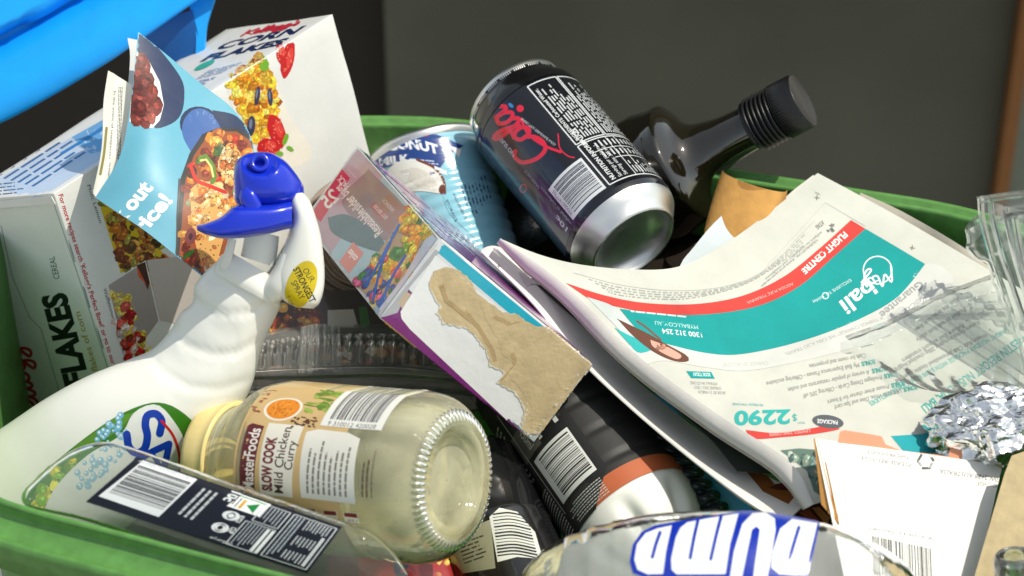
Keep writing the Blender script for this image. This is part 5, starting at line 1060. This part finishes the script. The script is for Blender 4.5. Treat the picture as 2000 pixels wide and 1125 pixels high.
mb = MB(); revolve(mb, gA, gB, sprof([(-.01, 52 * K), (.008, 48 * K), (.016, 30 * K), (gl - .012, 29 * K), (gl - .011, 36 * K), (gl - .006, 38 * K), (gl - .002, 36 * K), (gl, 31 * K), (gl - .002, 25 * K), (gl - .02, 23 * K), (.01, 24 * K)], 80), 80); mb.build('glass', clear('green tinted glass', tint=(.88, .93, .86), fog=.08, refl=.55, rough=.03), gt)
# foil
fm = MB(); vs = []; ft2 = None
bm = bmesh.new(); bmesh.ops.create_icosphere(bm, subdivisions=6, radius=1)
R3 = np.array([RT, UP, -FWD]).T; fc = P((1950, 838, 300))
for v in bm.verts:
    n = v.co.copy(); f = 0
    q = n + Vector((_ns.noise(n * 2.1), _ns.noise(n * 2.1 + Vector((5, 2, 1))), _ns.noise(n * 2.1 + Vector((1, 7, 3))))) * .35
    d1 = _ns.voronoi(q * 1.6)[0]; d2 = _ns.voronoi(q * 3.4 + Vector((3, 1, 2)))[0]; d3 = _ns.voronoi(q * 7 + Vector((7, 2, 5)))[0]
    f = .34 * (d1[1] - d1[0]) + .22 * (d2[0] - .4) - .04 * (d3[1] - d3[0]) + .25 * _ns.noise(n * 1.7)
    s = 1 + f * .8; loc = Vector((n.x * 118 * K * s, n.y * 74 * K * s, n.z * 80 * K * s)); v.co = Vector(R3 @ np.array(loc)) + Vector(fc)
fm.add(np.array([v.co[:] for v in bm.verts]), [[v.index for v in f.verts] for f in bm.faces], (.9, .9, .9), False); bm.free()
fo = fm.build('foil_ball', M_FOIL); tag(fo, 'crumpled silver kitchen foil at the right edge on top of the newspaper', 'aluminium foil')

# ================================================================== CLEAR CLAMSHELL, RIGHT
sh_ = thing('clamshell_tray', 'clear plastic clamshell container standing at the right edge over the newspaper', 'plastic container', (1960, 560, 120))
def csheet(cs, sub, n, name, rip=0, nr=0, th=1.0, mat=None, par=None, across=False):
    G = strip(cs, sub, n)
    if rip:
        nv, nu = G.shape[:2]; ph = np.linspace(0, nr * 2 * math.pi, nu)[None, :] if not across else np.linspace(0, nr * 2 * math.pi, nv)[:, None]
        G[:, :, 2] += rip * np.sin(ph)
    mb = MB(); sheet(mb, G, th, (.8, .8, .8)); return mb.build(name, mat or M_CLEAR, par or sh_)
vl = lambda o, h=0: [(1908 + o, 386 + h), (1912 + o, 430), (1930 + o, 500), (1958 + o, 580), (1990 + o, 680), (2000 + o, 740)]
csheet([(vl(0), 190), (vl(7, -3), 206), (vl(12, -4), 176), (vl(20, 0), 170), (vl(30, 8), 214), (vl(40, 12), 222), (vl(54, 16), 206), (vl(60, 18), 150), (vl(90, 24), 120), (vl(130, 30), 110)], 5, 60, 'side_wall')
csheet([([(1906, 384), (1960, 376), (2020, 369), (2090, 362)], 196), ([(1910, 392), (1960, 384), (2020, 378), (2090, 372)], 214), ([(1918, 402), (1965, 394), (2020, 388), (2090, 384)], 190), ([(1930, 420), (1970, 410), (2020, 404), (2090, 400)], 200), ([(1944, 446), (1980, 430), (2030, 424), (2090, 420)], 160)], 5, 40, 'top_rim')
csheet([([(1960, 430), (1975, 500), (1998, 580), (2030, 700)], 140), ([(1978, 425), (1992, 500), (2012, 580), (2046, 700)], 196), ([(1992, 425), (2006, 500), (2030, 580), (2060, 700)], 140), ([(2010, 425), (2024, 500), (2050, 580), (2080, 700)], 196), ([(2040, 425), (2050, 500), (2070, 580), (2100, 700)], 150)], 6, 30, 'end_rib')
sc_ = [(1884, 448), (1888, 470), (1886, 486), (1896, 500), (1906, 508), (1924, 514), (1932, 530), (1936, 552), (1946, 570), (1950, 590), (1960, 606), (1966, 630), (1972, 650), (1980, 690)]
csheet([(sc_, 40), ([(x + 9, y - 2) for x, y in sc_], 62), ([(x + 22, y - 8) for x, y in sc_], 36), ([(x + 44, y - 18) for x, y in sc_], 60), ([(x + 74, y - 26) for x, y in sc_], 60)], 6, 90, 'scalloped_lip', 5, 9)
csheet([([(1884, 446), (1898, 428), (1912, 416)], 60), ([(1890, 460), (1904, 440), (1918, 426)], 80), ([(1894, 486), (1912, 462), (1926, 446)], 56)], 6, 20, 'hinge_tab', 2, 2)
lw_ = [([(1650, 656), (1740, 622), (1840, 572), (1950, 530)], 205), ([(1660, 668), (1742, 636), (1842, 586), (1955, 545)], 222), ([(1672, 682), (1748, 650), (1850, 604), (1966, 566)], 198), ([(1690, 700), (1770, 690), (1880, 660), (1990, 640)], 190), ([(1716, 718), (1790, 722), (1890, 716), (1996, 700)], 196), ([(1756, 742), (1816, 752), (1890, 756), (1990, 740)], 218), ([(1790, 756), (1830, 764), (1900, 768), (1990, 758)], 236)]
G = []
for c, z in lw_: G.append(np.c_[crom(c, 60), np.full(60, z - 190.)])
G = np.array([crom(np.array(G)[:, i], 50) for i in range(60)]).transpose(1, 0, 2); G[:, :, 2] += 2.5 * np.sin(np.linspace(0, 44, 60))[None, :]
w_, _n, ok_ = news_map(np.minimum(G[:, :, :2].reshape(-1, 2), [[2050, 900]]), 0); nzv = np.array([PX(q)[2] if o else np.nan for q, o in zip(w_, ok_)])
nzv = np.where(np.isnan(nzv), np.nanmin(nzv), nzv).reshape(G.shape[:2]); G[:, :, 2] = nzv + 14 + np.clip(G[:, :, 2], -10, 60) * .8
mb = MB(); sheet(mb, G, 1.0); mb.build('flat_lid', M_CLEAR, sh_)

# ================================================================== CLEAR BERRY PUNNET, CENTRE LEFT
pn = thing('clear_punnet', 'clear ribbed plastic punnet in the shade between the spray bottle and the jar', 'plastic container', (700, 700, 60))
ph = [([(500, 668), (600, 655), (760, 652), (930, 664)], 10), ([(498, 690), (600, 680), (760, 676), (930, 690)], 46), ([(496, 716), (600, 712), (760, 708), (930, 722)], 52)]
csheet(ph, 8, 260, 'ribbed_wall', 5, 21, mat=M_CLEAR2, par=pn)
csheet([([(494, 716), (600, 712), (760, 708), (930, 724)], 52), ([(492, 724), (600, 719), (760, 716), (930, 732)], 84), ([(490, 736), (600, 734), (760, 730), (930, 744)], 90), ([(488, 742), (600, 740), (760, 737), (930, 750)], 60), ([(486, 756), (600, 756), (760, 752), (930, 764)], 58), ([(484, 766), (600, 766), (760, 762), (930, 776)], 92), ([(484, 790), (600, 790), (760, 788), (930, 800)], 90)], 5, 60, 'flange', mat=M_CLEAR2, par=pn)
csheet([([(588, 638), (625, 632), (662, 638)], 60), ([(586, 670), (625, 664), (664, 670)], 84), ([(584, 716), (625, 710), (666, 716)], 92), ([(582, 728), (625, 724), (668, 728)], 96)], 6, 60, 'clip_tab', 4, 5, mat=M_CLEAR2, par=pn)
csheet([([(500, 668), (600, 655), (760, 652), (930, 664)], 10), ([(520, 650), (620, 640), (760, 640), (900, 648)], -30), ([(560, 640), (640, 634), (760, 634), (860, 640)], -60)], 6, 60, 'lid_edge', mat=M_CLEAR2, par=pn)

# ================================================================== THINGS AND DARK FILL DEEPER IN THE PILE
DK = thing('frozen_meal_box', 'dark food carton with a printed meal picture, deep in the pile behind the clear punnet', 'food carton', (720, 680, -60))
def dark_art(a):
    a.blobs([(540, 600), (620, 590), (640, 640), (600, 680), (520, 670)], 60, [(170, 90, 30), (120, 50, 20), (210, 150, 60), (90, 40, 20)], (5, 12), .4); a.blobs([(640, 640), (900, 640), (900, 720), (560, 720)], 60, [(150, 40, 30), (200, 180, 160), (60, 90, 40), (90, 60, 40), (180, 120, 60)], (5, 14), .5)
    a.poly([(700, 600), (716, 598), (724, 640), (706, 642)], (60, 110, 50)); a.poly([(640, 606), (690, 604), (700, 640), (640, 644)], (190, 182, 170))
flat([(500, 570), (960, 560), (980, 800), (480, 820)], [-150, -150, -30, -30], 3, lin((64, 50, 40)), 'front_panel', M_GLOSS, DK, dark_art)
sn = thing('snack_packet', 'red and yellow snack packet barely showing below the glass jar', 'food packet', (800, 1110, 350))
def s_art(a): a.poly([(700, 1080), (1000, 1090), (1000, 1180), (700, 1180)], (160, 24, 26)); a.blobs([(850, 1070), (930, 1070), (940, 1140), (860, 1140)], 30, [(206, 150, 60), (150, 90, 40), (230, 190, 90)], (6, 13), .4); a.poly([(765, 1080), (800, 1096), (790, 1140), (770, 1120)], (24, 30, 80))
flat([(640, 1040), (1000, 1050), (1000, 1200), (640, 1200)], [260, 150, 230, 380], 2, lin((120, 30, 28)), 'front_panel', M_GLOSS, sn, s_art, bow=12)
br_ = thing('dark_filler', 'dark brown filler sheet added deep in the pile behind the newspaper and drink can', 'cardboard', (1350, 460, -260))
flat([(930, 440), (1420, 420), (1500, 620), (900, 640)], [-420, -420, -170, -170], 3, lin((40, 34, 28)), 'panel', M_KRAFT, br_)  # dark sheet added where the inside of the pile falls into shade

bc = thing('brown_carton', 'dark reddish brown carton edge below the lower tip of the newspaper', 'carton', (1590, 1020, 380))
flat([(1480, 960), (1640, 900), (1700, 1160), (1500, 1180)], [280, 300, 430, 430], 3, lin((74, 34, 22)), 'front_panel', M_GLOSS, bc, lambda a: (a.poly([(1560, 1000), (1580, 995), (1612, 1030), (1600, 1040)], (150, 70, 40)), a.poly([(1586, 992), (1600, 990), (1620, 1010), (1616, 1028)], (190, 120, 70))))
